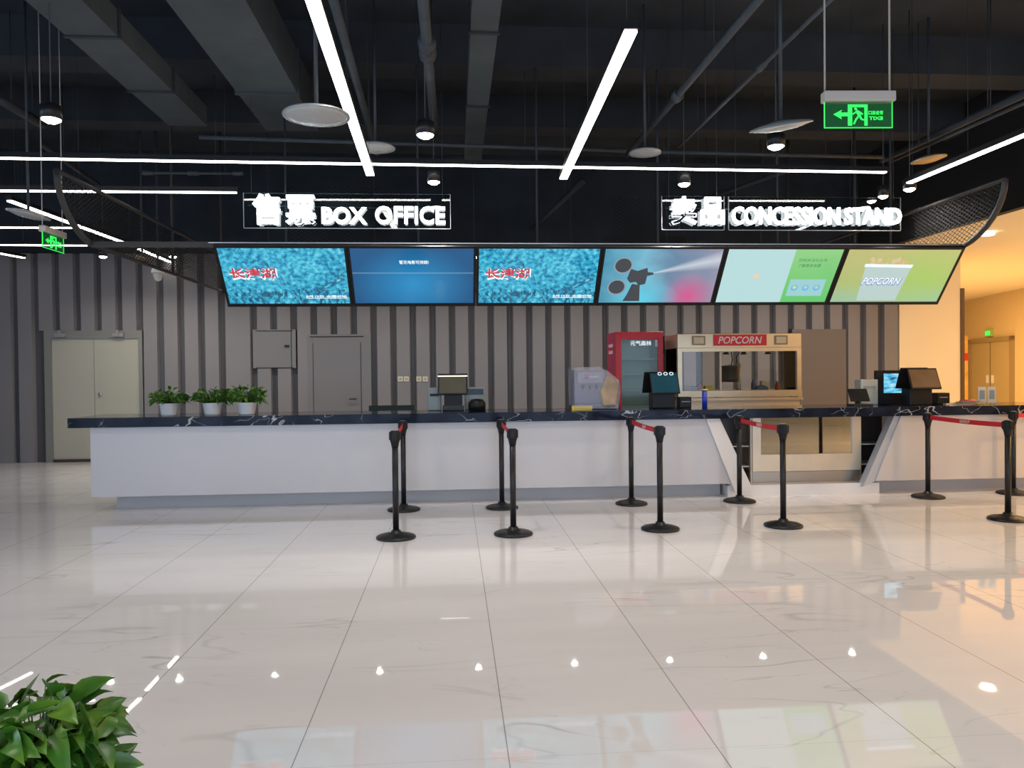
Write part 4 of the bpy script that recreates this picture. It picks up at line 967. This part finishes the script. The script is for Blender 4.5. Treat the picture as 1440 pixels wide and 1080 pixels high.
p = atY(1322, 572, 8.95); o = MB().box(-.08, .08, -.07, .07, 0, .14).build('receipt_printer', BLK, bevel=.008); o.location = (p.x+.02, 8.98, ZT); tag(o, 'small black printer right of the brown-screened register', 'printer')
MB().box(-.05, .05, -.073, -.069, .08, .09).build('paper_slot', GPLAST, o)
# pen tray / papers / cards
p = atY(1345, 571, 8.95); o = MB().box(-.2, .2, -.1, .1, 0, .012).build('paper_stack', mat('paper', (.66, .6, .5), .7)); o.location = (p.x, 8.95, ZT); tag(o, 'flat stack of pale papers right of the last register', 'papers')
p = atY(1388, 560, 8.8); t = thing('card_stand', 'clear acrylic stand holding two pale cards near the right edge', 'card stand', (p.x, 8.8, ZT))
CARD = mat('pale_card', (.42, .45, .45), .5); CARDB = mat('blue_grey_card', (.16, .22, .28), .5)
for s_, cc in ((-1, CARD), (1, CARD)):
    MB().box(min(s_*.012, s_*.112), max(s_*.012, s_*.112), 0, .004, .02, .21).build('card', cc, t); MB().box(min(s_*.03, s_*.095), max(s_*.03, s_*.095), -.002, 0, .06, .17).build('card_print', CARDB, t)
MB().box(-.12, .12, -.03, .03, 0, .02).build('stand_base', ACR, t)
p = atY(1362, 556, 8.95); o = MB().tube([(-.1, 0, .03), (.1, .02, .03)], .022, 10).build('red_tube', RED); o.location = (p.x, 8.95, ZT); tag(o, 'short red tube lying beside the card stand', 'tube')
p = atY(1358, 570, 8.8); mb = MB(); rnd = random.Random(3)
pts = [Vector((rnd.uniform(-.14, .2), rnd.uniform(-.1, .1), rnd.uniform(.008, .05))) for _ in range(14)]
o = mb.tube(pts, .005, 6).build('cable_bundle', mat('pale_cable', (.5, .42, .3), .5)); o.location = (p.x, 8.75, ZT); tag(o, 'tangle of pale cables lying on the worktop near the right edge', 'cable')
# roll-up banner and extinguisher colours behind the corner trim
p = atY(1357, 545, 14.6); p.x -= .06
t = thing('hanging_banner', 'narrow orange and red banner behind the brown corner trim', 'banner', (p.x+.05, 14.6, 0))
MB().box(-.07, .07, 0, .01, .1, 2.1).build('banner_cloth', mat('amber_cloth', (.7, .38, .05), .7, noise=.5, nscale=3), t); MB().box(-.09, .09, -.08, .1, 0, .1).build('banner_foot', RIM, t)
MB().box(-.07, .07, -.004, 0, 1.6, 1.75).build('banner_stripe', RED, t)
# tripod leg at right edge (small black diagonal) 
p = atZ(1440, 668, .0); t = thing('sign_tripod', 'black tripod leg peeking in at the right edge behind the posts', 'stand', (p.x+.28, p.y+.3, 0))
for k in range(3):
    a_ = R(200+120*k); MB().tube([(0, 0, .32), (.34*math.cos(a_), .34*math.sin(a_), .008)], .010, 8).build('leg', BLKM, t)
MB().tube([(0, 0, .28), (0, 0, 1.2)], .012, 8).build('pole', BLKM, t)
# dark cabinet between the fridge and the popcorn cabinet
p = atY(943, 500, 11.8); t = thing('tall_cupboard', 'dark topped narrow cupboard between the red fridge and the popcorn cabinet', 'cupboard', (p.x, 11.8, 0))
MB().box(-.12, .16, 0, .5, 0, 1.72).build('cupboard_body', mat('tan_board', (.30, .21, .13), .6), t); MB().box(-.14, .17, -.02, .5, 1.72, 2.0).build('dark_top_box', BLKM, t)
